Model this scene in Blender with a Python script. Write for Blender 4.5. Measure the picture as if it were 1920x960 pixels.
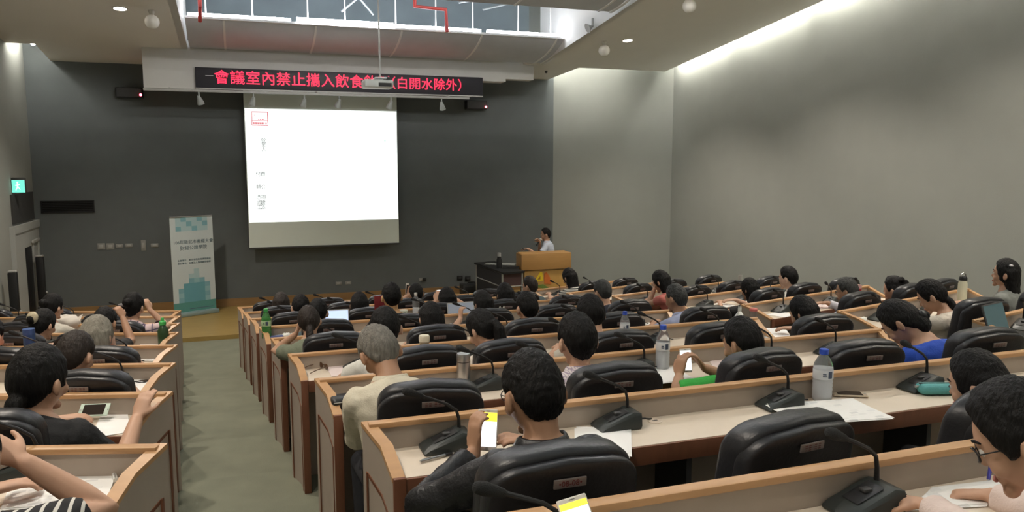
import bpy, bmesh, math, random
from mathutils import Vector, Matrix, noise
R = math.radians
PI = math.pi
random.seed(7)
scene = bpy.context.scene
col = scene.collection
for o in list(bpy.data.objects):
    bpy.data.objects.remove(o)

# ------------------------------------------------------------------ camera, world, exposure
HC = 2.85                     # lens height above the floor of the front row
FPX, YAW, PIT = 1457.8, R(19.386), R(6.903)
cam_data = bpy.data.cameras.new('camera')
cam_data.sensor_width = 36.0
cam_data.lens = FPX * 36.0 / 1920.0
cam_data.clip_start = 0.02
cam_data.clip_end = 100
cam = bpy.data.objects.new('camera', cam_data)
col.objects.link(cam)
cam.location = (0, 0, HC)
cam.rotation_euler = (PI / 2 - PIT, 0, -YAW)
scene.camera = cam
scene.view_settings.view_transform = 'Standard'
scene.view_settings.look = 'None'
scene.view_settings.gamma = 1.0
scene.view_settings.use_curve_mapping = False
scene.view_settings.exposure = 1.6
world = bpy.data.worlds.new('world')
scene.world = world
world.use_nodes = True
world.node_tree.nodes['Background'].inputs[0].default_value = (0.55, 0.6, 0.62, 1)
world.node_tree.nodes['Background'].inputs[1].default_value = 0.05
TUBE_W = 10.0         # strength of the bare fluorescent tubes over the reflectors
ROOM_TUBE_W = 75.0    # the troughs further back over the audience
COVE_W = 17.0         # tubes laid on top of the soffits
DOWN_W = 110.0         # recessed downlights, watts
SCREEN_W = 0.42


# ------------------------------------------------------------------ seating grid
def RZ(k): return 1.87 - 0.1454 * k          # top of the desk front of row k (0 = eighth row, 7 = front row)
def FZ(k): return RZ(k) - 0.85
def RY(k): return 2.865 + 1.2 * k
TL, TR = R(-17), R(14.5)
BLK = {'M': (lambda k: (0.411 - 0.068 * k, RY(k)), 0.0),
       'L': (lambda k: (-0.277 - 0.074 * k, RY(k)), TL),
       'R': (lambda k: (4.95 - 0.115 * (k - 1), RY(k)), TR)}


def ray(u, v):
    a, b = (u - 960) / FPX, -(v - 480) / FPX
    d = math.cos(PIT) + b * math.sin(PIT)
    z = -math.sin(PIT) + b * math.cos(PIT)
    return Vector((a * math.cos(YAW) + d * math.sin(YAW), -a * math.sin(YAW) + d * math.cos(YAW), z))


def onY(u, v, y):
    r = ray(u, v); return Vector((0, 0, HC)) + r * (y / r.y)
def onZ(u, v, z):
    r = ray(u, v); return Vector((0, 0, HC)) + r * ((z - HC) / r.z)
def row(b, k, x, d, z=0.0):
    """point x along the row of block b, d metres behind its desk front, z above the row's floor"""
    p, t = BLK[b]; p = p(k)
    return Vector((p[0] + x * math.cos(t) + d * math.sin(t), p[1] + x * math.sin(t) - d * math.cos(t), FZ(k) + z))
def at(b, k, d, u, v):
    """where the line of sight through (u, v) meets the upright plane d behind the desk front of a row"""
    p, t = BLK[b]; p = p(k)
    n = Vector((-math.sin(t), math.cos(t), 0)); q = Vector((p[0], p[1], 0)) - n * d
    r = ray(u, v); c = Vector((0, 0, HC))
    return c + r * ((q - c).dot(n) / r.dot(n))
def ont(k, u, v, dz=0.0, lo=.075):
    """point on the table top of row k, kept clear of the upright desk front"""
    q = onZ(u, v, RZ(k) - 0.11 + dz)
    if q.x > BLK['M'][0](k)[0] and RY(k) - q.y < lo:
        q = q * 1.0; s = (RY(k) - lo) / q.y; q.x *= s; q.y *= s
    return q


# ------------------------------------------------------------------ materials
MATS = {}
def mat(name, color, rough=0.6, metal=0.0, var=0.0, scale=8.0, bump=0.0, bscale=60.0, emit=None, es=0.0, spec=None, alpha=None, trans=0.0, coat=0.0):
    if name in MATS: return MATS[name]
    m = bpy.data.materials.new(name); m.use_nodes = True
    nt = m.node_tree; b = nt.nodes['Principled BSDF']
    b.inputs['Base Color'].default_value = (*color, 1); b.inputs['Roughness'].default_value = rough; b.inputs['Metallic'].default_value = metal
    if spec is not None: b.inputs['Specular IOR Level'].default_value = spec
    if trans: b.inputs['Transmission Weight'].default_value = trans
    if coat: b.inputs['Coat Weight'].default_value = coat
    if emit is not None:
        b.inputs['Emission Color'].default_value = (*emit, 1); b.inputs['Emission Strength'].default_value = es
    if var or bump:
        tc = nt.nodes.new('ShaderNodeTexCoord')
    if var:
        n = nt.nodes.new('ShaderNodeTexNoise'); n.inputs['Scale'].default_value = scale; n.inputs['Detail'].default_value = 4
        nt.links.new(tc.outputs['Object'], n.inputs['Vector'])
        r = nt.nodes.new('ShaderNodeMix'); r.data_type = 'RGBA'
        r.inputs[6].default_value = (*[max(0, c * (1 - var)) for c in color], 1); r.inputs[7].default_value = (*[min(1, c * (1 + var)) for c in color], 1)
        nt.links.new(n.outputs['Fac'], r.inputs[0]); nt.links.new(r.outputs[2], b.inputs['Base Color'])
    if bump:
        n2 = nt.nodes.new('ShaderNodeTexNoise'); n2.inputs['Scale'].default_value = bscale; n2.inputs['Detail'].default_value = 3
        nt.links.new(tc.outputs['Object'], n2.inputs['Vector'])
        bp = nt.nodes.new('ShaderNodeBump'); bp.inputs['Strength'].default_value = bump; bp.inputs['Distance'].default_value = 0.01
        nt.links.new(n2.outputs['Fac'], bp.inputs['Height']); nt.links.new(bp.outputs['Normal'], b.inputs['Normal'])
    MATS[name] = m
    return m


def stretch(m, sx, sy, sz):
    """stretch the object coordinates of a material's noise (wood grain)"""
    nt = m.node_tree
    for n in [n for n in nt.nodes if n.type == 'TEX_NOISE']:
        mp = nt.nodes.new('ShaderNodeMapping'); mp.inputs['Scale'].default_value = (sx, sy, sz)
        l = n.inputs['Vector'].links[0]; nt.links.new(l.from_socket, mp.inputs['Vector']); nt.links.new(mp.outputs[0], n.inputs['Vector'])
    return m


def stripes(name, c1, c2, scale, axis='Z', thr=0.5, rough=0.8, distort=0.0):
    if name in MATS: return MATS[name]
    m = mat(name, c1, rough); nt = m.node_tree; b = nt.nodes['Principled BSDF']
    tc = nt.nodes.new('ShaderNodeTexCoord'); w = nt.nodes.new('ShaderNodeTexWave'); w.wave_type = 'BANDS'; w.bands_direction = axis
    w.inputs['Scale'].default_value = scale; w.inputs['Distortion'].default_value = distort
    nt.links.new(tc.outputs['Object'], w.inputs['Vector'])
    g = nt.nodes.new('ShaderNodeMath'); g.operation = 'GREATER_THAN'; g.inputs[1].default_value = thr
    nt.links.new(w.outputs['Fac'], g.inputs[0])
    r = nt.nodes.new('ShaderNodeMix'); r.data_type = 'RGBA'; r.inputs[6].default_value = (*c1, 1); r.inputs[7].default_value = (*c2, 1)
    nt.links.new(g.outputs[0], r.inputs[0]); nt.links.new(r.outputs[2], b.inputs['Base Color'])
    return m


def plaid(name, c1, c2, sx, sz, thr=0.8, rough=0.85):
    if name in MATS: return MATS[name]
    m = mat(name, c1, rough); nt = m.node_tree; b = nt.nodes['Principled BSDF']
    tc = nt.nodes.new('ShaderNodeTexCoord'); fs = []
    for ax, s in (('X', sx), ('Y', sx), ('Z', sz)):
        w = nt.nodes.new('ShaderNodeTexWave'); w.wave_type = 'BANDS'; w.bands_direction = ax; w.inputs['Scale'].default_value = s
        nt.links.new(tc.outputs['Object'], w.inputs['Vector'])
        g = nt.nodes.new('ShaderNodeMath'); g.operation = 'GREATER_THAN'; g.inputs[1].default_value = thr
        nt.links.new(w.outputs['Fac'], g.inputs[0]); fs.append(g)
    a = nt.nodes.new('ShaderNodeMath'); a.operation = 'MAXIMUM'; nt.links.new(fs[0].outputs[0], a.inputs[0]); nt.links.new(fs[2].outputs[0], a.inputs[1])
    r = nt.nodes.new('ShaderNodeMix'); r.data_type = 'RGBA'; r.inputs[6].default_value = (*c1, 1); r.inputs[7].default_value = (*c2, 1)
    nt.links.new(a.outputs[0], r.inputs[0]); nt.links.new(r.outputs[2], b.inputs['Base Color'])
    return m


# ------------------------------------------------------------------ mesh helpers
class MB:
    def __init__(s): s.v = []; s.f = []; s.sm = []; s.mi = []; s.cur = 0
    def add(s, vs, fs, smooth=False):
        n = len(s.v); s.v += [Vector(v) for v in vs]
        for f in fs: s.f.append([i + n for i in f]); s.sm.append(smooth); s.mi.append(s.cur)
        return s
    def box(s, x0, x1, y0, y1, z0, z1):
        return s.add([(x, y, z) for x in (x0, x1) for y in (y0, y1) for z in (z0, z1)],
                     [(0, 1, 3, 2), (4, 6, 7, 5), (0, 4, 5, 1), (2, 3, 7, 6), (0, 2, 6, 4), (1, 5, 7, 3)])
    def rbox(s, x0, x1, y0, y1, z0, z1, r=0.01, seg=2, M=None):
        bm = bmesh.new(); bmesh.ops.create_cube(bm, size=1)
        for v in bm.verts: v.co = Vector((x0 + (v.co.x + .5) * (x1 - x0), y0 + (v.co.y + .5) * (y1 - y0), z0 + (v.co.z + .5) * (z1 - z0)))
        r = min(r, .49 * min(abs(x1 - x0), abs(y1 - y0), abs(z1 - z0)))
        bmesh.ops.bevel(bm, geom=list(bm.edges), offset=r, segments=seg, profile=.5, affect='EDGES')
        bm.verts.index_update()
        vs = [(M @ v.co) if M else v.co.copy() for v in bm.verts]
        s.add(vs, [[v.index for v in f.verts] for f in bm.faces], True); bm.free(); return s
    def prism(s, pts, z0, z1, axis='z'):
        """closed outline extruded along an axis"""
        def P(a, b, c): return {'z': (a, b, c), 'y': (a, c, b), 'x': (c, a, b)}[axis]
        n = len(pts)
        vs = [P(a, b, z0) for a, b in pts] + [P(a, b, z1) for a, b in pts]
        return s.add(vs, [list(range(n))[::-1], list(range(n, 2 * n))] + [(i, (i + 1) % n, n + (i + 1) % n, n + i) for i in range(n)])
    def rings(s, rs, cap=True, smooth=True, closed=False):
        n = len(rs[0]); vs = [p for r in rs for p in r]; fs = []
        m = len(rs)
        for j in range(m if closed else m - 1):
            a, b = j * n, ((j + 1) % m) * n
            for i in range(n): fs.append((a + i, a + (i + 1) % n, b + (i + 1) % n, b + i))
        if cap and not closed: fs += [list(range(n))[::-1], list(range((m - 1) * n, m * n))]
        return s.add(vs, fs, smooth)
    def tube(s, pts, rad, n=8, cap=True, smooth=True, ends=False):
        pts = [Vector(p) for p in pts]; k = len(pts)
        if not isinstance(rad, (list, tuple)): rad = [rad] * k
        rad = list(rad)
        if ends:     # rounded ends
            d0 = (pts[0] - pts[1]).normalized(); d1 = (pts[-1] - pts[-2]).normalized()
            pts = [pts[0] + d0 * rad[0] * .95, pts[0] + d0 * rad[0] * .7] + pts + [pts[-1] + d1 * rad[-1] * .7, pts[-1] + d1 * rad[-1] * .95]
            rad = [rad[0] * .3, rad[0] * .72] + rad + [rad[-1] * .72, rad[-1] * .3]
            k = len(pts)
        t0 = (pts[1] - pts[0]).normalized(); up = Vector((0, 0, 1)) if abs(t0.z) < .9 else Vector((0, 1, 0))
        a = t0.cross(up).normalized(); rs = []
        for i in range(k):
            t = (pts[min(i + 1, k - 1)] - pts[max(i - 1, 0)]).normalized()
            a = (a - t * a.dot(t)).normalized(); b = t.cross(a)
            rs.append([pts[i] + (a * math.cos(2 * PI * j / n) + b * math.sin(2 * PI * j / n)) * rad[i] for j in range(n)])
        return s.rings(rs, cap, smooth)
    def lathe(s, prof, n=20, c=(0, 0, 0), M=None):
        c = Vector(c)
        rs = [[(M @ Vector((r * math.cos(2 * PI * j / n), r * math.sin(2 * PI * j / n), z)) if M else Vector((r * math.cos(2 * PI * j / n), r * math.sin(2 * PI * j / n), z))) + c for j in range(n)] for r, z in prof]
        return s.rings(rs)
    def ell(s, c, rx, ry, rz, nu=16, nv=10, M=None):
        c = Vector(c); rs = []
        for i in range(nv + 1):
            e = -PI / 2 + PI * (i + .001) / (nv + .002)
            rs.append([c + ((M @ Vector((rx * math.cos(e) * math.cos(2 * PI * j / nu), ry * math.cos(e) * math.sin(2 * PI * j / nu), rz * math.sin(e)))) if M else
                       Vector((rx * math.cos(e) * math.cos(2 * PI * j / nu), ry * math.cos(e) * math.sin(2 * PI * j / nu), rz * math.sin(e)))) for j in range(nu)])
        return s.rings(rs)
    def puff(s, outline, T, yfun=None, rnd=0.5, M=None):
        """padded panel: outline in x,z; thickness T along y with rounded edges"""
        n = len(outline); P = [Vector((a, b)) for a, b in outline]; nor = []
        for i in range(n):
            t = (P[(i + 1) % n] - P[i - 1]).normalized(); nor.append(Vector((t.y, -t.x)))
        rs = []; e = T * rnd
        lay = [(-.5, 1.0), (-.5, .45), (-.44, .15), (-.3, 0), (.3, 0), (.44, .15), (.5, .45), (.5, 1.0)]
        for y, q in lay:
            r = []
            for i in range(n):
                p = P[i] - nor[i] * e * q * (1.6 if abs(y) == .5 and q == 1 else 1)
                co = Vector((p.x, y * T, p.y))
                if yfun: co.y += yfun(p.x, p.y)
                r.append(M @ co if M else co)
            rs.append(r)
        return s.rings(rs)
    def xf(s, M):
        s.v = [M @ v for v in s.v]; return s
    def mesh(s, name):
        me = bpy.data.meshes.new(name); me.from_pydata(s.v, [], s.f)
        me.polygons.foreach_set('use_smooth', s.sm); me.polygons.foreach_set('material_index', s.mi); me.update(); return me


def smooth_angle(me, deg=35):
    try: me.set_sharp_from_angle(angle=R(deg))
    except Exception: pass


def put(name, mb, m, parent=None, loc=None, rz=0.0, sharp=35, fix=True):
    me = mb.mesh(name) if isinstance(mb, MB) else mb
    if fix:
        bm = bmesh.new(); bm.from_mesh(me); bmesh.ops.recalc_face_normals(bm, faces=bm.faces); bm.to_mesh(me); bm.free()
    if sharp: smooth_angle(me, sharp)
    for x in (m if isinstance(m, (list, tuple)) else [m]): me.materials.append(x)
    o = bpy.data.objects.new(name, me); col.objects.link(o)
    if parent: o.parent = parent
    if loc is not None: o.location = loc
    o.rotation_euler.z = rz
    return o


def tag(o, label, cat, group=None, kind=None):
    o['label'] = label; o['category'] = cat
    if group: o['group'] = group
    if kind: o['kind'] = kind
    return o


def thing(name, label, cat, loc=(0, 0, 0), rz=0.0, group=None):
    o = bpy.data.objects.new(name, None); col.objects.link(o); o.empty_display_size = .1
    o.location = loc; o.rotation_euler.z = rz
    return tag(o, label, cat, group)


def struct(name, mb, m, label=None, cat=None):
    o = put(name, mb, m); o['kind'] = 'structure'
    if label: o['label'] = label
    if cat: o['category'] = cat
    return o


def dup(o, loc, rz, label, parent=None):
    r = o.copy(); col.objects.link(r)
    if parent: r.parent = parent
    else:
        r.location = loc; r.rotation_euler.z = rz; r['label'] = label
    for ch in list(o.children): dup(ch, None, 0, None, r)
    return r


def text(name, body, size, m, parent, M, ext=0.001, align='CENTER', spacing=1.0, bold=0.0):
    c = bpy.data.curves.new(name, 'FONT'); c.body = body; c.size = size; c.align_x = align; c.align_y = 'CENTER'; c.extrude = ext; c.space_character = spacing; c.offset = bold
    o = bpy.data.objects.new(name, c); col.objects.link(o)
    dg = bpy.context.evaluated_depsgraph_get(); me = bpy.data.meshes.new_from_object(o.evaluated_get(dg))
    bpy.data.objects.remove(o); bpy.data.curves.remove(c)
    me.transform(M)
    return put(name, me, m, parent, fix=False, sharp=None)


WALLTXT = Matrix.Rotation(PI / 2, 4, 'X')     # text standing upright, read from the audience side

# ------------------------------------------------------------------ room shell
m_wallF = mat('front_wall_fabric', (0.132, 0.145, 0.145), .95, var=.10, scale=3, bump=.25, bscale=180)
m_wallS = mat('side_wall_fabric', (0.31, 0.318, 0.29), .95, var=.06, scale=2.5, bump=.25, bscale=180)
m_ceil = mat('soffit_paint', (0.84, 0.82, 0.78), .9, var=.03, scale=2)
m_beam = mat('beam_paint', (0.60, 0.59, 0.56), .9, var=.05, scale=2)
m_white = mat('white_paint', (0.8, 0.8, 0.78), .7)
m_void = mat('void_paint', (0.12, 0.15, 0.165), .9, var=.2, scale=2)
m_carpet = mat('green_grey_carpet', (0.205, 0.21, 0.15), .97, var=.22, scale=3.5, bump=.4, bscale=260)
m_stagew = stretch(mat('stage_wood', (0.36, 0.24, 0.075), .4, var=.22, scale=3), 1, 8, 1)
m_basew = stretch(mat('base_wood', (0.30, 0.17, 0.065), .5, var=.2, scale=3), 1, 6, 6)
m_black = mat('black_plastic', (0.012, 0.012, 0.013), .45)
m_dark = mat('dark_grey_paint', (0.05, 0.05, 0.05), .6)
m_steel = mat('brushed_steel', (0.55, 0.55, 0.55), .35, 1.0)
m_grey = mat('light_grey_plastic', (0.42, 0.42, 0.40), .5)
m_cream = mat('ivory_plastic', (0.62, 0.60, 0.55), .5)

YF = 15.85
def ZS(y): return 4.615 + .122 * (15.8 - y)      # underside of the sloping soffits
YB = -2.6
XL, XR = -3.42, 8.9

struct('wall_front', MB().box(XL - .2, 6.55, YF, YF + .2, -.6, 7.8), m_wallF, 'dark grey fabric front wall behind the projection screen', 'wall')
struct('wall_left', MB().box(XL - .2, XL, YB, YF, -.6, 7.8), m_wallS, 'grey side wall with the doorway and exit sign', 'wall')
wr = MB()
wr.prism([(6.53, YF + .2), (6.53, YF), (XR, 14.86), (XR + .2, 15.0), (XR + .2, YF + .2)], -.6, 7.8)
wr.box(XR, XR + .2, YB, 14.95, -.6, 7.8)
struct('wall_right', wr, m_wallS, 'long grey fabric side wall washed by cove light', 'wall')
struct('wall_back', MB().box(XL - .2, XR + .2, YB - .2, YB, -.6, 7.8), m_wallS, 'grey wall behind the last rows', 'wall')

# stepped floor: one terrace per row of desks, edges following the three angled blocks
def terrace(k, off=.14):
    pts = []
    for x in (-9.0, 0.0): pts.append(row('L', k, x, -off))
    for x in (0.0, 3.75): pts.append(row('M', k, x, -off))
    for x in (0.0, 9.0): pts.append(row('R', k, x, -off))
    return [(min(max(p.x, XL - .1), XR + .1), p.y) for p in pts]
fl = MB()
fl.box(XL - .1, XR + .1, 11.0, 15.9, -.4, -.0005)
for k in range(7, -3, -1):
    a = terrace(k); z = FZ(k)
    fl.prism(a + [(XR + .1, YB - .1), (XL - .1, YB - .1)], z - .15, z)
struct('floor', fl, m_carpet, 'worn green grey carpet on shallow terraces', 'floor')
struct('trim_1', MB().box(XL, 6.53, 13.16, YF, 0, .07), m_stagew, 'low stage of yellow varnished wood below the front wall', 'stage')
struct('baseboard_front', MB().box(XL, 6.53, YF - .03, YF, .07, .215), m_basew, 'brown wooden baseboard along the front wall', 'baseboard')

# sloping soffits left and right of the ceiling opening
def slab(poly, th=.12, zf=ZS):
    n = len(poly); mb = MB()
    vs = [(x, y, zf(y)) for x, y in poly] + [(x, y, zf(y) + th) for x, y in poly]
    return mb.add(vs, [list(range(n)), list(range(n, 2 * n))[::-1]] + [(i, n + i, n + (i + 1) % n, (i + 1) % n) for i in range(n)])
OL, OR = -.71, 5.74
struct('ceiling', slab([(XL, YB), (OL, YB), (OL, 14.62), (-1.42, 14.62), (-1.42, YF), (-3.0, YF), (-3.0, 14.74), (XL, 14.74)]), m_ceil, 'sloping beige ceiling panel beside the opening, door side', 'ceiling')
o = struct('ceiling', slab([(OR, YB), (8.62, YB), (8.62, 14.74), (6.62, 14.74), (6.40, YF), (5.4, YF), (5.4, 14.62), (OR, 14.62)]), m_ceil, 'sloping beige ceiling panel beside the opening, lectern side', 'ceiling')
def upstand(x0, x1):
    return MB().prism([(YB, ZS(YB)), (14.62, ZS(14.62)), (14.62, 7.7), (YB, 7.7)], x0, x1, 'x')
struct('trim_2', upstand(OL - .1, OL + .006), m_white, 'white upstand of the ceiling opening, door side', 'trim')
struct('trim_3', upstand(OR - .006, OR + .1), m_white, 'white upstand of the ceiling opening, lectern side', 'trim')
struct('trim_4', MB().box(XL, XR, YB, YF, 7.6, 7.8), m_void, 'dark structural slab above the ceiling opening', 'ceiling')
# beam across the front with the lower boxed end at the left
bm_ = MB().box(-.60, 5.02, 14.63, 14.95, 4.40, 5.02)
bm_.box(5.02, 5.62, 14.68, 14.95, 4.46, 4.96)
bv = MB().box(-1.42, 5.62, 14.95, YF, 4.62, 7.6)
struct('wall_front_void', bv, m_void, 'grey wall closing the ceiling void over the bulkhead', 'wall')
struct('wall_front_bulkhead', bm_, m_beam, 'beige bulkhead beam above the red letter display', 'beam')
struct('trim_5', MB().box(-1.42, -.60, 14.62, 15.2, 4.09, 4.90), m_beam, 'boxed lower end of the bulkhead beside the display', 'beam')

# ------------------------------------------------------------------ lamps
m_tube = mat('tube_glow', (1, 1, 1), .4, emit=(.93, .95, 1.0), es=TUBE_W)
m_tube2 = mat('room_tube_glow', (1, 1, 1), .4, emit=(1.0, .965, .92), es=ROOM_TUBE_W)
m_cove = mat('cove_tube_glow', (1, 1, 1), .4, emit=(1.0, .98, .9), es=COVE_W)
m_reflect = mat('reflector_grey', (0.60, 0.62, 0.67), .5, .1, var=.1, scale=3)
m_strap = mat('strap_white', (0.85, 0.85, 0.85), .4)
m_lampglow = mat('downlight_glow', (1, 1, 1), .4, emit=(1.0, .9, .78), es=6)

def reflector(yt, x0, x1, label, zoff=0.0, mtube=m_tube, segs=(), fade=0.0):
    """curved metal reflector across the opening, bare tubes along its near lip"""
    zt = ZS(yt) + .17 + zoff; zb = ZS(yt + 1.15) + .02 + zoff
    t = thing('light_trough', label, 'ceiling light', (0, yt, zt), 0, 'curved light troughs in the ceiling opening')
    prof = []
    for i in range(13):
        q = i / 12.0
        prof.append((1.18 * (1 - math.cos(q * PI / 2)) * .55 + 1.18 * q * .45, (zb - zt) * (math.sin(q * PI / 2) * .75 + q * .25)))
    def sheet(xa, xb, off, th, n=13):
        mb = MB(); rs = []
        for y, z in prof: rs.append([Vector((xa, y, z + off)), Vector((xb, y, z + off)), Vector((xb, y, z + off + th)), Vector((xa, y, z + off + th))])
        return mb.rings(rs, smooth=False)
    put('reflector_sheet', sheet(x0, x1, 0, .02), m_reflect, t)
    n = 5
    for i in range(n):
        x = x0 + .55 + (x1 - x0 - .8) * i / (n - 1)
        put('strap', sheet(x, x + .035, -.012, .014), m_strap, t)
    put('end_lip', sheet(x1 - .05, x1, -.02, .05), m_strap, t)
    put('edge_channel', MB().box(x0, x1, -.06, .02, .0, .035), m_strap, t)
    for a, b, r in segs:
        put('fluorescent_tube', MB().tube([(a, -.03, .055), (b, -.03, .055)], r, 10), mtube, t)
    for i in range(9):
        x = x0 + .35 + (x1 - x0 - .6) * i / 8 + random.uniform(-.12, .12)
        put('hanger_rod', MB().tube([(x, -.02, .03), (x, -.02, 7.6 - zt)], .012, 6), m_strap, t)
    return t
yA = 13.45
XA = [onY(u, 40, yA).x for u in (352, 545, 556, 736, 737, 900, 912, 1064)]
reflector(yA, onY(347, 40, yA).x, onY(1066, 40, yA).x, 'curved metal light trough nearest the front wall, over the letter display', -.0,
          segs=[(XA[0], XA[1], .034), (XA[2], XA[3], .055), (XA[4], XA[5], .036), (XA[6], XA[7], .034)])  # front tubes drawn thicker than real, imitating the bloom of overexposed light
for i, (y, w) in enumerate(((10.15, 'second from the front wall'), (6.6, 'third from the front wall, above the middle rows'), (3.2, 'fourth from the front wall, above the camera'), (-.2, 'last before the back wall'))):
    w4 = (OR - OL - .5) / 4
    reflector(y, OL + .02, OR - .1, 'curved metal light trough ' + w, 0, m_tube2 if i else m_tube,
              segs=[(OL + .2 + j * w4, OL + .2 + j * w4 + w4 * .93, .022) for j in range(4)])

# cove tubes lying on top of the soffits, washing the walls
def cove(p, q, label):
    o = put('cove_tube', MB().tube([Vector(p), Vector(q)], .03, 8), m_cove)
    return tag(o, label, 'cove light', 'cove tubes hidden above the soffits')
for i in range(8):
    y0 = 14.68 - i * 2.1
    cove((8.71, y0, ZS(y0) + .17), (8.71, y0 - 1.9, ZS(y0 - 1.9) + .17), 'hidden cove tube above the long side wall, ' + ('first', 'second', 'third', 'fourth', 'fifth', 'sixth', 'seventh', 'eighth')[i] + ' from the front')
cove((6.75, 14.83, ZS(14.7) + .2), (7.6, 14.83, ZS(14.7) + .2), 'hidden cove tube above the angled corner wall near the lectern')
cove((6.45, 15.70, ZS(15.5) + .18), (6.62, 14.85, ZS(14.9) + .18), 'short hidden cove tube in the corner notch near the lectern')
cove((-3.2, 15.6, ZS(15.5) + .2), (-3.2, 14.8, ZS(14.9) + .2), 'short hidden cove tube in the corner notch above the door')
cove((-3.36, 14.68, ZS(14.7) + .2), (-3.05, 14.68, ZS(14.7) + .2), 'short hidden cove tube on the soffit edge above the door')

m_shade = mat('dome_shell', (0.72, 0.70, 0.64), .5)
def downlight(x, y, label):
    t = thing('downlight', label, 'ceiling light', (x, y, ZS(y)), 0, 'recessed downlights in the soffits')
    M = Matrix.Rotation(math.atan(-.122), 4, 'X')
    put('bezel', MB().rings([[M @ Vector((r * math.cos(a * PI / 12), r * math.sin(a * PI / 12), z)) for a in range(24)] for r, z in ((.105, -.001), (.105, -.012), (.085, -.014), (.085, -.001))], cap=False), m_strap, t)
    put('lens', MB().lathe([(.002, -.006), (.084, -.006), (.084, -.001), (.002, -.001)], 24, M=M), m_lampglow, t)
    l = bpy.data.lights.new('downlight_lamp', 'SPOT'); l.energy = DOWN_W; l.spot_size = R(120); l.spot_blend = .6; l.color = (1, .9, .78); l.shadow_soft_size = .08
    lo = bpy.data.objects.new('downlight_lamp', l); col.objects.link(lo); lo.parent = t; lo.location = (0, 0, -.04)
    return t
def onS(u, v):
    r = ray(u, v); s = (4.615 + .122 * 15.8 - HC) / (r.z + .122 * r.y); return Vector((0, 0, HC)) + r * s
for (u, v), w in (((1177, 75), 'nearest the corner on the lectern side'), ((225, 15), 'nearest the corner on the door side')):
    p = onS(u, v); downlight(p.x, p.y, 'round warm recessed downlight ' + w)
for i, y in enumerate((9.6, 6.6, 3.6, .6)):
    downlight(6.7, y, 'round warm downlight over the wall-side seats, ' + ('first', 'second', 'third', 'fourth')[i] + ' of a line')
    downlight(-1.5, y, 'round warm downlight over the door-side seats, ' + ('first', 'second', 'third', 'fourth')[i] + ' of a line')

def dome(p, label, tilt):
    t = thing('ceiling_camera', label, 'camera', p, 0, 'white ball cameras under the soffits')
    put('mount', MB().lathe([(.001, .0), (.05, .0), (.045, -.02), (.03, -.05), (.03, -.075), (.001, -.075)], 20), m_shade, t)
    put('ball', MB().ell((0, 0, -.155), .1, .1, .1, 24, 16), m_shade, t)
    put('eye', MB().lathe([(.002, -.245), (.05, -.243), (.055, -.238), (.055, -.225), (.002, -.225)], 20), m_cream, t)
    return t
for (u, v), w in (((284, 20), 'door side'), ((1133, 78), 'lectern side near the corner'), ((1293, -9), 'lectern side, nearer the seats')):
    dome(onS(u, v), 'white ball shaped camera hanging under the soffit, ' + w, 0)

# sprinkler pipe, braces and conduits up in the void
m_red = mat('red_pipe', (0.55, 0.05, 0.045), .45)
pp = [onY(u, v, 13.0) for u, v in ((776, -60), (778, 12), (836, 18), (838, 60))]
tag(put('sprinkler_pipe', MB().tube(pp, .035, 10), m_red), 'red sprinkler pipe bending through the ceiling opening', 'pipe')
tag(put('sprinkler_pipe', MB().tube([onY(372, -40, 13.0), onY(375, 12, 13.0), onY(375, 40, 13.2)], .03, 10), m_red), 'short upright red pipe at the end of the front light trough', 'pipe')
m_galv = mat('galvanised', (0.45, 0.5, 0.53), .45, .6)
for i, (a, b) in enumerate((((660, -20), (700, 28)), ((690, -20), (640, 22)), ((860, 5), (1010, -20)), ((905, 18), (1035, -12)))):
    tag(put('steel_brace', MB().tube([onY(*a, 14.0 - .2 * i), onY(*b, 14.1 - .2 * i)], .02, 6), m_galv), ('steel brace sloping up over the middle of the front trough', 'steel brace crossing the one over the middle of the front trough', 'steel brace high above the end of the front trough', 'steel brace just above the tubes near the white upstand')[i], 'brace', 'steel braces in the ceiling void')
for i, z in enumerate((6.15, 6.5, 6.9)):
    tag(put('conduit', MB().tube([(OL, 14.3 - .2 * i, z), (OR, 14.3 - .2 * i, z - .1)], .03 + .012 * i, 8), m_galv), ('lowest thin grey conduit crossing the ceiling void', 'grey conduit crossing the ceiling void between two others', 'topmost thick grey conduit crossing the ceiling void')[i], 'conduit', 'conduits in the ceiling void')
p = onS(1095, 47); 
t = thing('wall_speaker', 'small grey horn fixed to the white upstand of the opening', 'speaker', (OR, 12.2, 5.12))
put('horn', MB().lathe([(.02, 0), (.03, .05), (.07, .1), (.085, .12), (.001, .11)], 16, M=Matrix.Rotation(R(-115), 4, 'Y')), m_grey, t)
put('bracket', MB().box(-.03, 0, -.02, .02, .0, .12), m_grey, t)
t = thing('smoke_detector', 'tiny dark sensor on the soffit front near the lectern corner', 'sensor', onS(1024, 133))
put('body', MB().lathe([(.001, 0), (.03, 0), (.025, -.04), (.001, -.05)], 12), m_dark, t)

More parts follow.
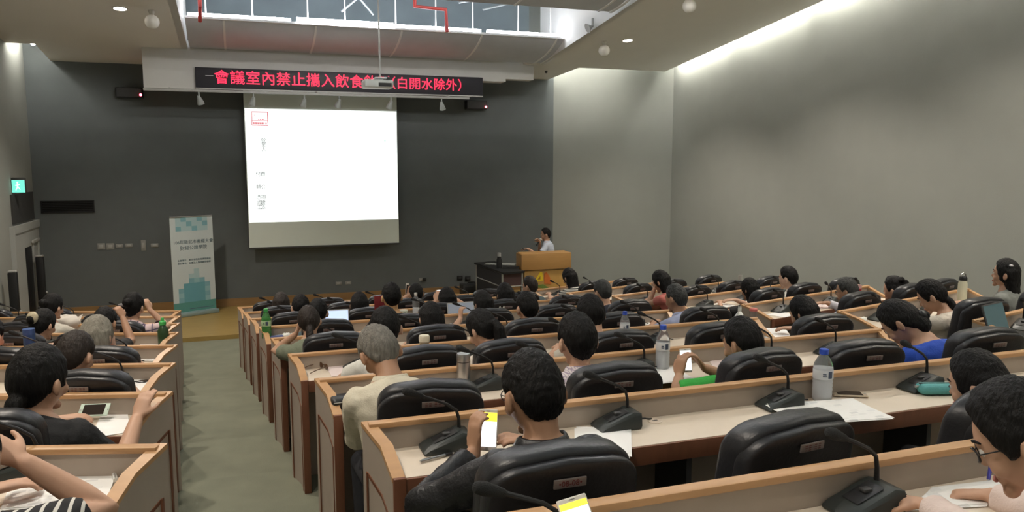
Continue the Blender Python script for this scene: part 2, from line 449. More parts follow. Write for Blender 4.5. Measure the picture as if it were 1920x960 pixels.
# projector on its pole
P = onY(713, 158, 11.62)
t = thing('projector', 'white ceiling projector hanging on a pole in front of the red letters', 'projector', P)
m_proj = mat('projector_white', (0.85, 0.87, 0.85), .45)
k = 55 * 11.0 / FPX * .96
put('body', MB().rbox(-.255, .17, -.15, .15, -.062, .055, .025, 3), m_proj, t)
put('lens', MB().lathe([(.001, .0), (.035, .0), (.045, .05), (.03, .05), (.001, .045)], 18, (-.1, .13, -.005), Matrix.Rotation(-PI / 2, 4, 'X')), m_black, t)
put('terminal_panel', MB().box(-.05, .14, -.153, -.148, -.045, .01), m_dark, t)
pc = put('ceiling_plate', MB().rbox(-.09, .09, -.09, .09, .075, .095, .01), m_proj, t)
for x in (-.07, .07): put('bracket_leg', MB().tube([(x, 0, .08), (x * 1.5, 0, .05)], .012, 8), m_grey, t)
put('adjuster', MB().ell((.1, .02, .085), .055, .04, .035), m_dark, t)
put('pole', MB().tube([(0, 0, .09), (-.02, 0, 7.6 - P.z)], .014, 10), m_grey, t)

# ------------------------------------------------------------------ letter display
pts = [onY(u, v, 14.55) for u, v in ((365, 123), (365, 163), (905, 147), (905, 180))]
x0, x1 = pts[0].x, pts[2].x; zt = 4.455; zb = 4.11
t = thing('letter_display', 'long black display with red glowing Chinese letters above the screen', 'display', (0, 14.56, 0))
put('housing', MB().rbox(x0, x1, -.02, .06, zb, zt, .008), mat('display_housing', (0.018, 0.017, 0.024), .5), t)
put('bottom_edge', MB().box(x0, x1, -.03, .06, zb - .02, zb), m_grey, t)
m_led = mat('red_letters', (0.3, 0, 0), .5, emit=(1.0, .022, .075), es=.6)
xs = [onY(u, 150, 14.54).x for u in (403, 735)]
def led(s, ua, ub, v):
    xa, xb = onY(ua, v, 14.53).x, onY(ub, v, 14.53).x
    w = (xb - xa) / len(s)
    for i, ch in enumerate(s):
        o = text('letter', ch, w * .98, m_led, t, Matrix.Translation(((xa + w * (i + .5)), -.028, (zt + zb) / 2)) @ WALLTXT, .003, bold=.0015)
led('會議室內禁止攜入飲食飲料', 401, 734, 150)
led('（白開水除外）', 719, 880, 158)
put('dash_mark', MB().box(onY(385, 142, 14.53).x, onY(400, 142, 14.53).x, -.03, -.025, (zt + zb) / 2 + .03, (zt + zb) / 2 + .037), m_strap, t)

# track with six spot lights
zr = 4.045
t = thing('lighting_track', 'thin grey lighting track hanging just below the letter display', 'track', (0, 14.4, zr))
xa, xb = onY(268, 163, 14.4).x, onY(880, 183, 14.4).x
put('rail', MB().rbox(xa, xb, -.02, .02, -.02, .02, .005), m_grey, t)
for x in (xa + .4, xb - .4, (xa + xb) / 2): put('hanger', MB().box(x - .01, x + .01, -.01, .17, .02, .045), m_grey, t)
m_spotm = mat('spot_grey', (0.40, 0.43, 0.42), .5)
names = ('first from the door side', 'second, over the screen edge', 'third, over the screen', 'fourth, over the screen', 'fifth, over the far screen edge', 'last, towards the lectern')
for i, u in enumerate((373, 475, 571, 636, 733, 828)):
    x = onY(u, 183, 14.4).x
    t = thing('track_spotlight', 'small grey spotlight on the track, ' + names[i], 'spotlight', (x, 14.4, zr - .02), 0, 'spotlights on the track')
    put('stem', MB().tube([(0, 0, 0), (0, 0, -.07)], .012, 8), m_spotm, t)
    tl = (-.25, .3, .3, .3, .3, -.3)[i]
    put('head', MB().lathe([(.001, .03), (.022, .03), (.03, 0), (.055, -.09), (.058, -.12), (.05, -.12), (.001, -.1)], 18, (0, 0, -.09), Matrix.Rotation(tl, 4, 'Y') @ Matrix.Rotation(.4, 4, 'X')), m_spotm, t)

# ------------------------------------------------------------------ projection screen
YS = 15.62
c = [onY(u, v, YS) for u, v in ((458, 166), (468, 464), (743, 181), (749, 455))]
sx0, sx1, sz0, sz1 = .17, 3.06, 1.215, 4.20
t = thing('projection_screen', 'white pull-down projection screen showing a bright slide', 'screen', (0, YS, 0))
m_scr = mat('screen_cloth', (0.80, 0.86, 0.80), .9)
put('cloth', MB().box(sx0, sx1, 0, .006, sz0, sz1), m_scr, t)
put('bottom_bar', MB().rbox(sx0 - .01, sx1 + .01, -.012, .02, sz0 - .03, sz0 + .004, .006), m_dark, t)
put('top_case', MB().rbox(sx0 - .05, sx1 + .05, -.03, .07, sz1 - .0, sz1 + .1, .015), m_grey, t)
for a, b in ((sx0 - .012, sx0), (sx1, sx1 + .012)): put('edge_band', MB().box(a, b, -.001, .007, sz0, sz1), m_black, t)
m_slide = mat('slide_light', (.9, .9, .9), .9, emit=(.95, 1.0, 1.0), es=SCREEN_W)
zs0, zs1 = 1.70, 3.845
sl = put('projected_slide', MB().box(sx0 + .015, sx1 - .012, -.004, -.001, zs0, zs1), m_slide, t)
m_srd = mat('slide_red', (.5, .06, .08), .9, emit=(.9, .2, .25), es=.16)
m_sgy = mat('slide_grey', (.25, .27, .27), .9)
m_sgn = mat('slide_green', (.1, .5, .25), .9, emit=(.2, .8, .4), es=.3)
def spx(u, v): return onY(u, v, YS)
lg = MB()
a, b = spx(471, 209), spx(503, 236)
for x0_, x1_, z0_, z1_ in ((a.x, b.x, a.z - .015, a.z), (a.x, b.x, b.z, b.z + .015), (a.x, a.x + .013, b.z, a.z), (b.x - .013, b.x, b.z, a.z), (a.x, b.x, b.z + .085, b.z + .097)):
    lg.box(x0_, x1_, -.007, -.004, z0_, z1_)
for i in range(7): lg.box(a.x + .03 + i * .036, a.x + .053 + i * .036, -.007, -.004, b.z + .025, b.z + .065)
for i in range(4): lg.box(a.x + .12 + i * .03, a.x + .14 + i * .03, -.007, -.004, b.z + .11, b.z + .13)
lg.box(a.x + .05, a.x + .06, -.007, -.004, a.z - .09, a.z - .05)
put('slide_emblem', lg, m_srd, sl)
for s, u, v in (('營業人', 482, 0), ('付', 484, 327), ('費', 493, 327), ('轉', 485, 351), ('介', 494, 351), ('憑', 485, 370), ('證', 494, 370), ('證', 487, 381), ('書', 494, 381), ('工', 487, 389), ('本', 494, 389)):
    if v == 0:
        for i, ch in enumerate(s): text('slide_text', ch, .10, m_sgy, sl, Matrix.Translation((spx(u, 0).x + .02, -.006, spx(483, 264 + i * 8).z)) @ WALLTXT)
    else: text('slide_text', s, .10, m_sgy, sl, Matrix.Translation((spx(u, v).x, -.006, spx(u, v).z)) @ WALLTXT)
ln = MB(); a = spx(490, 258); b = spx(490, 303); ln.box(a.x, a.x + .006, -.007, -.004, b.z, a.z)
for u, v, w in ((586, 228, .03), (640, 228, .05), (684, 265, .04), (706, 265, .05), (713, 306, .02), (726, 306, .05), (735, 306, .04), (722, 300, .006)):
    q = spx(u, v); ln.box(q.x, q.x + w, -.006, -.004, q.z, q.z + (.012 if w > .01 else .2))
put('slide_marks', ln, mat('slide_pale_grey', (.55, .57, .57), .9, emit=(.7, .72, .72), es=.2), sl)
q = spx(720, 264); put('slide_arrow', MB().box(q.x, q.x + .035, -.007, -.004, q.z - .006, q.z + .006).box(q.x + .012, q.x + .022, -.007, -.004, q.z - .02, q.z + .02), m_sgn, sl)
l = bpy.data.lights.new('slide_bounce', 'AREA')
bpy.data.lights.remove(l)

# ------------------------------------------------------------------ things on the front wall
for (u, v), w in (((243, 174), 'door side of the screen'), ((892, 197), 'lectern side of the screen')):
    q = onY(u, v, YF - .1)
    t = thing('wall_loudspeaker', 'slim black loudspeaker with a red light on the front wall, ' + w, 'speaker', (q.x, YF, q.z), 0, 'loudspeakers on the front wall')
    put('cabinet', MB().rbox(-.22, .22, -.2, 0, -.09, .09, .015), m_black, t)
    put('grille', MB().box(-.2, .2, -.205, -.2, -.075, .075), m_dark, t)
    put('power_light', MB().ell((.19, -.205, -.04), .022, .015, .022), mat('red_pilot', (.5, 0, 0), .5, emit=(1, .05, .08), es=9), t)
q0, q1 = onY(76, 377, YF), onY(178, 398, YF)
t = thing('air_vent', 'long black air vent slot on the front wall near the door', 'vent', ((q0.x + q1.x) / 2, YF, (q0.z + q1.z) / 2))
w, h = (q1.x - q0.x) / 2, (q0.z - q1.z) / 2
put('vent_frame', MB().box(-w, w, -.02, 0, -h, -h + .02).box(-w, w, -.02, 0, h - .02, h).box(-w, -w + .02, -.02, 0, -h, h).box(w - .02, w, -.02, 0, -h, h), m_black, t)
sl_ = MB()
for i in range(6): sl_.box(-w, w, -.012, -.002, -h + .02 + i * (2 * h - .04) / 6, -h + .03 + i * (2 * h - .04) / 6)
put('vent_slats', sl_, m_black, t)
put('vent_duct', MB().box(-w, w, -.003, -.001, -h, h), mat('vent_dark', (.006, .006, .006), .9), t)
pl = ((190, 462, 13, 12, 'first square'), (207, 462, 13, 12, 'second square'), (224, 461, 12, 7, 'first small'), (242, 460, 12, 7, 'second small'), (269, 460, 8, 20, 'tall narrow'), (290, 460, 13, 7, 'wide one beside the tall'),
      (635, 531, 11, 6, 'low one below the screen edge'), (653, 530, 11, 6, 'low one further along below the screen edge'), (789, 524, 8, 6, 'low one with a dark plug'))
for u, v, w, h, lab in pl:
    q = onY(u, v, YF); s = 1 / FPX * (YF * math.cos(YAW) + q.x * math.sin(YAW))
    t = thing('wall_switch', lab + ' pale grey switch plate on the front wall', 'switch', (q.x, YF, q.z), 0, 'switch plates and sockets on the front wall')
    put('plate', MB().rbox(-w * s / 2, w * s / 2, -.012, 0, -h * s / 2, h * s / 2, .004), mat('plate_grey', (.30, .30, .28), .5), t)
    put('rocker', MB().rbox(-w * s / 4, w * s / 4, -.018, -.01, -h * s / 4, h * s / 4, .003), m_grey, t)
    if 'plug' in lab: put('plug', MB().rbox(w * s / 2, w * s / 2 + .06, -.06, 0, -.03, .03, .01), m_black, t)
# exit sign, transom panel and doorway in the left wall
def onX(u, v, x):
    r = ray(u, v); return Vector((0, 0, HC)) + r * (x / r.x)
q = onX(38, 348, XL + .12)
t = thing('exit_sign', 'small lit green exit sign above the doorway', 'sign', (XL, q.y, q.z))
m_exit = mat('exit_glow', (.2, .6, .5), .5, emit=(.12, .62, .5), es=.42)
put('housing', MB().rbox(0, .2, -.03, .03, -.115, .13, .01), m_dark, t)
put('lit_face', MB().box(.01, .19, -.036, -.03, -.11, .09), m_exit, t)
fg = MB().ell((.09, -.038, .05), .013, .003, .013).box(.08, .1, -.04, -.036, -.02, .035).box(.055, .085, -.04, -.036, .0, .012).box(.1, .125, -.04, -.036, .012, .024)
fg.add([(.08, -.038, -.02), (.095, -.038, -.02), (.07, -.038, -.075), (.055, -.038, -.075)], [(0, 1, 2, 3)]).add([(.09, -.038, -.02), (.1, -.038, -.015), (.13, -.038, -.06), (.12, -.038, -.068)], [(0, 1, 2, 3)])
put('running_figure', fg, mat('exit_white', (.8, .9, .88), .5, emit=(.8, 1, .95), es=.4), t)
y0, y1 = onX(17, 426, XL).y, onX(69, 411, XL).y
zt_ = onX(69, 411, XL).z
ztr0, ztr1 = onX(60, 412, XL).z, onX(60, 359, XL).z
struct('trim_6', MB().box(XL - .02, XL + .03, onX(21, 400, XL).y, onX(61, 400, XL).y, zt_ + .03, ztr1), m_dark, 'dark transom panel above the doorway', 'panel')
t = thing('door_1', 'pale grey door with a dark inset beside the front wall', 'door', (XL, y0, 0)); t['kind'] = 'structure'
W = y1 - y0; m_doorg = mat('door_grey', (.42, .43, .41), .6)
put('door_frame', MB().box(0, .07, 0, .07, 0, zt_).box(0, .07, W - .07, W, 0, zt_).box(.001, .069, .07, W - .07, zt_ - .12, zt_), m_doorg, t)
put('door_leaf', MB().box(.01, .045, .07, W - .07, 0.01, zt_ - .12), m_doorg, t)
put('dark_inset', MB().rbox(.03, .05, W * .36, W * .60, .0, zt_ * .78, .03), m_black, t)
dh = put('push_bar', MB().rbox(.05, .085, W * .60, W * .88, zt_ * .80, zt_ * .83, .008), m_grey, t)
put('bar_post', MB().rbox(.045, .06, W * .64, W * .68, .05, zt_ * .80, .005).rbox(.045, .06, W * .84, W * .87, .05, zt_ * .80, .005), m_grey, t)
for u, va, w in ((23, 507, 'before'), (74, 478, 'behind')):
    q = onX(u, va, XL + .16)
    t = thing('column_loudspeaker', 'slim black upright loudspeaker column standing just ' + w + ' the grey door', 'speaker', (XL + .16, q.y, .07 if q.y > 13.2 else 0), 0, 'black columns flanking the door')
    h = q.z - t.location.z
    put('column', MB().rbox(-.06, .06, -.05, .05, .02, h - .03, .015), m_black, t)
    put('pale_tip', MB().rbox(-.055, .055, -.045, .045, h - .03, h, .01), m_grey, t)
    put('foot', MB().lathe([(.001, 0), (.14, 0), (.14, .012), (.02, .03), (.001, .03)], 20), m_black, t)
    put('knob', MB().ell((.07, 0, h * .45), .02, .02, .02), m_grey, t)

# ------------------------------------------------------------------ desks
m_lam = mat('taupe_laminate', (0.40, 0.335, 0.275), .55, var=.05, scale=14)
m_top = mat('beige_laminate', (0.74, 0.64, 0.52), .42, var=.04, scale=18)
m_oak = stretch(mat('oak_edge', (0.53, 0.305, 0.145), .4, var=.16, scale=5), 1, 6, 6)
m_redw = stretch(mat('red_brown_wood', (0.17, 0.065, 0.032), .45, var=.25, scale=5), 6, 6, 1)
ORD = {7: 'front', 6: 'second', 5: 'third', 4: 'fourth', 3: 'fifth', 2: 'sixth', 1: 'seventh', 0: 'eighth', -1: 'ninth'}
BN = {'M': 'centre', 'L': 'door-side', 'R': 'wall-side'}
RAIL, TOP = .85, .74        # heights above the row's floor


def wing(x, s):
    """outer outline of an end panel in plan: P0 at the desk front, bending in towards the seat side"""
    return [(x, .02), (x + s * .045, -.135), (x + s * .057, -.30)], [RAIL, RAIL - .045, RAIL - .105]


def desk(b, k, L, ends, label):
    p, th = BLK[b]; p = p(k)
    t = thing('conference_desk', label, 'desk', (p[0], p[1], FZ(k)), th, 'long conference desks in stepped rows')
    x0, x1 = (-L, 0) if b == 'L' else (0, L)
    a0 = x0 + (.0 if x0 not in ends else .02); a1 = x1 - (.0 if x1 not in ends else .02)
    put('modesty_panel', MB().box(a0, a1, -.012, .014, .0, RAIL - .02), m_lam, t)
    put('top_rail', MB().rbox(a0, a1, -.024, .022, RAIL - .022, RAIL, .004), m_oak, t)
    w = .057
    put('tabletop', MB().prism([(a0 + (w if x0 in ends else 0), -.30), (a0 + (.047 if x0 in ends else 0), -.135), (a0, -.013), (a1, -.013), (a1 - (.047 if x1 in ends else 0), -.135), (a1 - (w if x1 in ends else 0), -.30)], TOP - .03, TOP), m_top, t)
    put('front_edge', MB().rbox(a0 + (w if x0 in ends else 0), a1 - (w if x1 in ends else 0), -.312, -.299, TOP - .075, TOP - .001, .003), m_redw, t)
    n = max(1, round(L / 1.5))
    for i in range(1, n): 
        x = x0 + L * i / n
        put('support_panel', MB().box(x - .012, x + .012, -.26, -.013, .0, TOP - .03), m_dark, t)
    for x in ends:
        s = 1 if x == x0 else -1
        pl, hz = wing(x, s)
        inn = [(q[0] + s * .036, q[1]) for q in pl]
        mb = MB(); n = len(pl)
        vs = []
        for j in range(3):
            vs += [(pl[j][0], pl[j][1], 0), (pl[j][0], pl[j][1], hz[j] - .016), (inn[j][0], inn[j][1], hz[j] - .016), (inn[j][0], inn[j][1], 0)]
        fs = [(0, 1, 2, 3), (8, 11, 10, 9)]
        for j in range(2):
            A, B = j * 4, j * 4 + 4
            fs += [(A + q, A + (q + 1) % 4, B + (q + 1) % 4, B + q) for q in range(4)]
        ep = put('end_panel', mb.add(vs, fs), m_lam, t)
        cap = MB(); rs = []
        for j in range(3): 
            xa, xb = pl[j][0] - s * .004, inn[j][0] + s * .006
            rs.append([Vector((xa, pl[j][1], hz[j] - .018)), Vector((xa, pl[j][1], hz[j])), Vector((xb, pl[j][1], hz[j])), Vector((xb, pl[j][1], hz[j] - .018))])
        put('end_cap', cap.rings(rs, smooth=False), m_oak, t)
        put('end_post', MB().rbox(pl[2][0] - (0.002 if s > 0 else .042), pl[2][0] + (.042 if s > 0 else .002), -.318, -.296, 0, hz[2] - .0, .003), m_redw, t)
        # dark inlay following the outline of the panel
        def onp(q, z):     # q metres from the front edge along the panel, on its outer face
            j = 0 if q < .155 else 1
            yy = .02 - q
            f = (yy - pl[j][1]) / (pl[j + 1][1] - pl[j][1])
            return Vector((pl[j][0] + f * (pl[j + 1][0] - pl[j][0]) - s * .003, yy, z))
        tr = MB()
        def strip(q0, z0, q1, z1, wd):
            a, c_ = onp(q0, z0), onp(q1, z1); d = Vector((s * .006, 0, 0))
            up = Vector((0, 0, wd)) if abs(q1 - q0) > .02 else Vector((0, -wd, 0))
            tr.add([a, c_, c_ + up, a + up, a + d, c_ + d, c_ + up + d, a + up + d], [(0, 1, 2, 3), (4, 7, 6, 5), (0, 4, 5, 1), (1, 5, 6, 2), (2, 6, 7, 3), (3, 7, 4, 0)])
        zz = [RAIL - .20, RAIL - .245, RAIL - .29]
        strip(.045, zz[0], .155, zz[1], .014); strip(.155, zz[1], .275, zz[2], .014)
        strip(.03, 0.0, .03, zz[0] + .014, .016); strip(.27, 0.0, .27, zz[2] + .012, .016)
        put('inlay_trim', tr, m_redw, ep)
    return t


LM = lambda k: 3.79 - .032 * k
for k in range(7, -2, -1):
    L = LM(k) + (1.2 if k < 0 else 0)
    desk('M', k, L, (0, L) if k >= 0 else (0,), f'taupe conference desk of the centre block, {ORD[k]} row' + (' across the aisle end of the stage' if k == 7 else ''))
for k in range(7, -1, -1):
    p = BLK['L'][0](k); L = (p[0] - (XL + .12)) / math.cos(TL)
    desk('L', k, L, (0,), f'taupe conference desk of the door-side block, {ORD[k]} row')
for k in range(7, 0, -1):
    desk('R', k, 2.2, (0, 2.2), f'taupe conference desk of the wall-side block, {ORD[k]} row')

# ------------------------------------------------------------------ chairs
m_leather = mat('black_leather', (0.020, 0.020, 0.023), .36, var=.2, scale=10, bump=.12, bscale=90)
m_shell = mat('black_chair_shell', (0.010, 0.010, 0.012), .5)
m_plate = mat('plate_metal', (0.30, 0.26, 0.25), .4, .5)
m_plred = mat('plate_numbers', (0.16, 0.03, 0.03), .5)


def back_outline(w, h0, h1, r, n=8, wb=None):
    """upright outline with big rounded upper corners"""
    wb = wb or w * .92; pts = [(-wb / 2 + .03, h0), (wb / 2 - .03, h0), (wb / 2, h0 + .04)]
    pts.append((w / 2 + .004, (h0 + h1) / 2))
    for i in range(n + 1):
        a = i * PI / 2 / n; pts.append((w / 2 - r + r * math.cos(a), h1 - r * .85 + r * .85 * math.sin(a) - 0.0))
    pts.append((0, h1 + .012))
    for i in range(n + 1):
        a = PI / 2 + i * PI / 2 / n; pts.append((-w / 2 + r + r * math.cos(a), h1 - r * .85 + r * .85 * math.sin(a)))
    pts.append((-w / 2 - .004, (h0 + h1) / 2)); pts.append((-wb / 2, h0 + .04))
    return pts
lean = lambda x, z: -.13 * (z - .5) - .16 * max(0, z - .95) + .35 * x * x


def make_chair():
    """faces +y, back of the backrest about .28 behind the origin"""
    t = thing('conference_chair', '', 'chair', (0, 0, 0), 0, 'black padded conference chairs')
    seat = MB().puff([(q[0], q[1]) for q in back_outline(.46, -.24, .24, .1)], .1, rnd=.4)
    seat.xf(Matrix.Translation((0, .04, .365)) @ Matrix.Rotation(-PI / 2, 4, 'X'))
    put('seat_cushion', seat, m_leather, t, sharp=None)
    put('seat_pan', MB().rbox(-.2, .2, -.17, .22, .29, .32, .012), m_shell, t)
    put('back_cushion', MB().puff(back_outline(.43, .47, 1.078, .105), .105, lambda x, z: lean(x, z) - .200, .42), m_leather, t, sharp=None)
    put('back_shell', MB().puff(back_outline(.435, .50, 1.058, .105), .06, lambda x, z: lean(x, z) - .255, .42), m_leather, t, sharp=None)
    M = Matrix.Translation((0, lean(0, 1.005) - .2895, 1.007)) @ Matrix.Rotation(R(7.5), 4, 'X')
    pl = put('number_plate', MB().rbox(-.046, .046, -.004, .002, -.013, .013, .002, M=M), m_plate, t)
    mk = MB()
    for x in (-.028, -.012, .010, .026): 
        for z in (-.007, 0, .007): mk.add([M @ Vector((x + a, -.005, z + c)) for a, c in ((-.005, -.0012), (.005, -.0012), (.005, .0012), (-.005, .0012))], [(0, 1, 2, 3)])
    put('plate_digits', mk, m_plred, pl)
    for s in (-1, 1):
        put('armrest', MB().tube([(s * .24, -.17, .60), (s * .25, -.05, .64), (s * .25, .12, .635), (s * .245, .16, .61)], [.018, .024, .024, .016], 10, ends=True), m_shell, t)
        put('arm_post', MB().tube([(s * .2, .0, .31), (s * .255, .0, .42), (s * .26, .0, .62)], .016, 8), m_shell, t)
    put('pedestal', MB().tube([(0, .02, .015), (0, .02, .30)], .03, 12), m_shell, t)
    put('floor_plate', MB().lathe([(.001, 0), (.2, 0), (.2, .012), (.05, .03), (.001, .03)], 24, (0, .02, 0)), m_shell, t)
    put('back_bracket', MB().tube([(0, -.1, .30), (0, -.22, .36), (0, -.255, .55)], .022, 8), m_shell, t)
    return t


CH = {}
chair0 = None
SEATD = .735        # chair origin behind the desk front
def chair(b, k, label, x=None, u=None, v=None, yaw=0.0, d=SEATD):
    global chair0
    p, th = BLK[b]
    if u is not None:
        q = at(b, k, d + .26, u, v); x = (q.x - p(k)[0]) * math.cos(th) + (q.y - p(k)[1]) * math.sin(th)
    loc = row(b, k, x, d); rz = th + R(yaw)
    if chair0 is None:
        chair0 = make_chair(); o = chair0; o.location = loc; o.rotation_euler.z = rz; o['label'] = label
    else: o = dup(chair0, loc, rz, label)
    CH[(b, k, round(x, 2))] = o
    return o


# ------------------------------------------------------------------ gooseneck microphones
m_mic = mat('mic_grey_green', (0.028, 0.034, 0.032), .42)
m_micb = mat('mic_black', (0.010, 0.010, 0.011), .5)
m_foam = mat('mic_foam', (0.02, 0.02, 0.02), .95, bump=.5, bscale=400)
mic0 = None
def make_mic():
    t = thing('desk_microphone', '', 'microphone', (0, 0, 0), 0, 'gooseneck microphones on the desks')
    # low wedge seen from behind: long sloping nose to the left, taller at the right
    prof = [(-.105, 0), (.075, 0), (.08, .015), (.078, .062), (.045, .07), (-.085, .022), (-.105, .008)]
    rs = []
    for y, s in ((-.06, .80), (-.052, 1), (.045, 1), (.055, .9)):
        rs.append([Vector((x * (1 if s == 1 else .97), y, z * s)) for x, z in prof])
    put('base', MB().rings(rs, smooth=False), m_mic, t)
    put('control_panel', MB().add([(-.06, -.03, .033), (.03, -.03, .066), (.03, .03, .066), (-.06, .03, .033)], [(0, 1, 2, 3)]).xf(Matrix.Translation((0, 0, .0015))), m_micb, t)
    put('talk_button', MB().rbox(-.02, .008, -.012, .012, .052, .062, .003), m_dark, t)
    path = [(.05, .02, .06), (.049, .02, .105), (.038, .015, .14), (.0, .005, .17), (-.06, -.01, .20), (-.115, -.02, .225)]
    put('gooseneck', MB().tube(path, [.008, .0065, .006, .006, .006, .006], 8), m_micb, t)
    put('mic_head', MB().tube([(-.105, -.018, .22), (-.15, -.028, .24), (-.165, -.031, .246)], [.010, .0165, .015], 12, ends=True), m_foam, t)
    put('cable', MB().tube([(.078, .02, .01), (.11, .025, .012), (.13, .01, .016), (.15, .022, .008), (.17, .03, .004)], .0035, 6), m_micb, t)
    return t
def mic(b, k, label, x=None, u=None, v=None, yaw=0.0, d=.10):
    global mic0
    p, th = BLK[b]
    if u is not None:
        q = ont(k, u, v); loc = Vector((q.x, q.y, FZ(k) + TOP + .0025))
    else: loc = row(b, k, x, d, TOP + .0025)
    if mic0 is None:
        mic0 = make_mic(); o = mic0; o.location = loc; o.rotation_euler.z = th + R(yaw); o['label'] = label
    else: o = dup(mic0, loc, th + R(yaw), label)
    return o

SEATS = []          # (block, row, x along, who)
def seat(b, k, who, x=None, u=None, v=None, yaw=0.0, micx=None, nomic=False, d=SEATD):
    p, th = BLK[b]
    if u is not None:
        q = at(b, k, d + .26, u, v); x = (q.x - p(k)[0]) * math.cos(th) + (q.y - p(k)[1]) * math.sin(th)
    occ = who if who else None
    if occ: cl, ml = f'black chair of the {occ}', f'gooseneck microphone of the {occ}'
    else:
        n = ('first', 'second', 'third', 'fourth', 'fifth')[seat.n.get((b, k), 0)]
        cl = f'empty black padded chair, {n} from the main aisle, {ORD[k]} row, {BN[b]} block'; ml = f'gooseneck microphone before the {n} seat from the main aisle, {ORD[k]} row, {BN[b]} block'
    seat.n[(b, k)] = seat.n.get((b, k), 0) + 1
    chair(b, k, cl, x=x, yaw=yaw, d=d)
    if not nomic: mic(b, k, ml, x=((min(x + .06, 3.25) if b == 'M' else min(x + .06, 1.85) if b == 'R' else x - .28) if micx is None else micx), yaw=random.uniform(-6, 6))
seat.n = {}
# centre block, back to front
seat('M', 0, 'man in the black jacket holding a phone', u=1040, v=835, nomic=True)
seat('M', 0, None, u=1458, v=780, yaw=7, nomic=True)
seat('M', 0, 'woman with the black bob in the eighth row', u=1812, v=765, yaw=22, nomic=True)
for u, v, w in ((840, 832, 'at the aisle end, left of the black jacket man'), (1160, 790, 'just right of the black jacket man'), (1465, 752, 'beside the tall water bottle in the eighth row'), (1728, 722, 'beside the turquoise pouch')):
    mic('M', 0, 'gooseneck microphone on the beige desk ' + w, u=u, v=v)
mic('M', -1, 'large grey green gooseneck microphone nearest the camera, by the woman with glasses', u=1625, v=945)
mic('M', -1, 'gooseneck microphone of the ninth row whose bent neck shows behind the glowing phone', x=.15)
seat('M', 1, 'grey haired man in the cream shirt', u=818, v=730, yaw=-6, micx=.9)
seat('M', 1, 'man in the fine plaid shirt', u=1150, v=705, micx=1.24)
seat('M', 1, 'man in the green shirt', u=1413, v=685, yaw=6, nomic=True)
seat('M', 1, 'woman in the royal blue top', u=1618, v=665, yaw=-4, micx=2.75)
seat('M', 1, None, u=1846, v=648, yaw=-3)
mic('M', 1, 'gooseneck microphone between the plaid shirt man and the bottle', u=1197, v=690)
seat('M', 2, 'man with short black hair behind the grey haired man', u=790, v=675, yaw=4, micx=.45)
seat('M', 2, 'woman with the long black ponytail in a white blouse', u=955, v=662)
seat('M', 2, 'man in the beige shirt leaning on his elbow', u=1160, v=642)
seat('M', 2, None, u=1345, v=625)
seat('M', 2, 'woman with the rounded black bob in the sixth row', u=1540, v=605)
seat('M', 3, 'woman resting her head on her hand', u=627, v=640)
seat('M', 3, 'woman with sleek dark hair bent forward in the fifth row', u=818, v=620)
seat('M', 3, 'man in the dark patterned shirt', u=998, v=612)
seat('M', 3, None, x=2.6)
seat('M', 3, 'man in the pale blue shirt', u=1322, v=595)
seat('M', 4, 'person using the laptop with the blue screen', u=614, v=612)
seat('M', 4, 'man with a shaved nape beside the red folder', u=764, v=598)
seat('M', 4, 'person behind the silver laptop', u=918, v=590)
seat('M', 4, None, u=1042, v=583)
seat('M', 4, 'man in the dark jacket near the second aisle', u=1180, v=574)
names5 = ['short haired person near the aisle in the third row', 'woman with long straight hair in the third row', 'person lifting a phone to photograph the slide', 'woman with black hair beside the white bag', None]
for j, w in enumerate(names5): seat('M', 5, w, x=.40 + .74 * j)
names6 = ['brown haired person low in the second row', None, 'person holding a phone beside the small bottle', None, 'man with glasses looking towards the lectern']
for j, w in enumerate(names6): seat('M', 6, w, x=.40 + .73 * j)
for j in range(5): seat('M', 7, None, x=.40 + .73 * j)
# door-side block
seat('L', 0, 'woman in the striped top resting her face on her hand', x=-1.0, nomic=True)
mic('L', 0, 'gooseneck microphone behind the raised forearm in the eighth row', u=40, v=895)
seat('L', 1, 'woman in the black T-shirt', u=-66, v=800, yaw=10, nomic=True, d=.70)
mic('L', 1, 'gooseneck microphone hidden behind the woman in the black T-shirt', x=-1.1)
seat('L', 2, 'person with short dark hair beside the scattered papers', u=157, v=712, yaw=4)
seat('L', 2, None, x=-1.5)
seat('L', 3, 'woman with grey hair in a red top', u=186, v=672, yaw=6)
seat('L', 3, 'person in bright orange', u=0, v=672)
seat('L', 4, 'person raising a bare forearm behind the grey haired woman', u=160, v=640)
seat('L', 4, 'woman with a flowered scrunchie', u=30, v=640)
seat('L', 5, 'woman in the pink checked shirt', u=225, v=612)
seat('L', 5, 'woman with hair tied up looking towards the screen', u=40, v=614)
for k in (6, 7):
    for x in (-.42, -1.14, -1.86): seat('L', k, None, x=x)
# wall-side block
seat('R', 1, None, x=.46)
seat('R', 2, 'woman with the long ponytail in a cream blouse', u=1846, v=610, yaw=-16)
seat('R', 2, 'woman in grey sitting upright in profile', x=1.25)
seat('R', 3, 'grey haired man with glasses in a pale shirt', u=1612, v=575, yaw=-5)
seat('R', 3, 'woman with a messy bun', x=1.25)
seat('R', 3, None, x=1.85)
seat('R', 4, 'person with a square black haircut', u=1436, v=562)
seat('R', 4, 'young man in the white shirt', u=1508, v=553, yaw=-4)
seat('R', 4, None, x=1.8)
seat('R', 5, 'woman in the salmon pink top shading her face', x=.42)
seat('R', 5, None, x=1.08); seat('R', 5, None, x=1.8)
seat('R', 6, None, x=.42); seat('R', 6, None, x=1.08); seat('R', 6, None, x=1.8)
seat('R', 7, 'woman in the black and white striped top', x=.42); seat('R', 7, None, x=1.08)

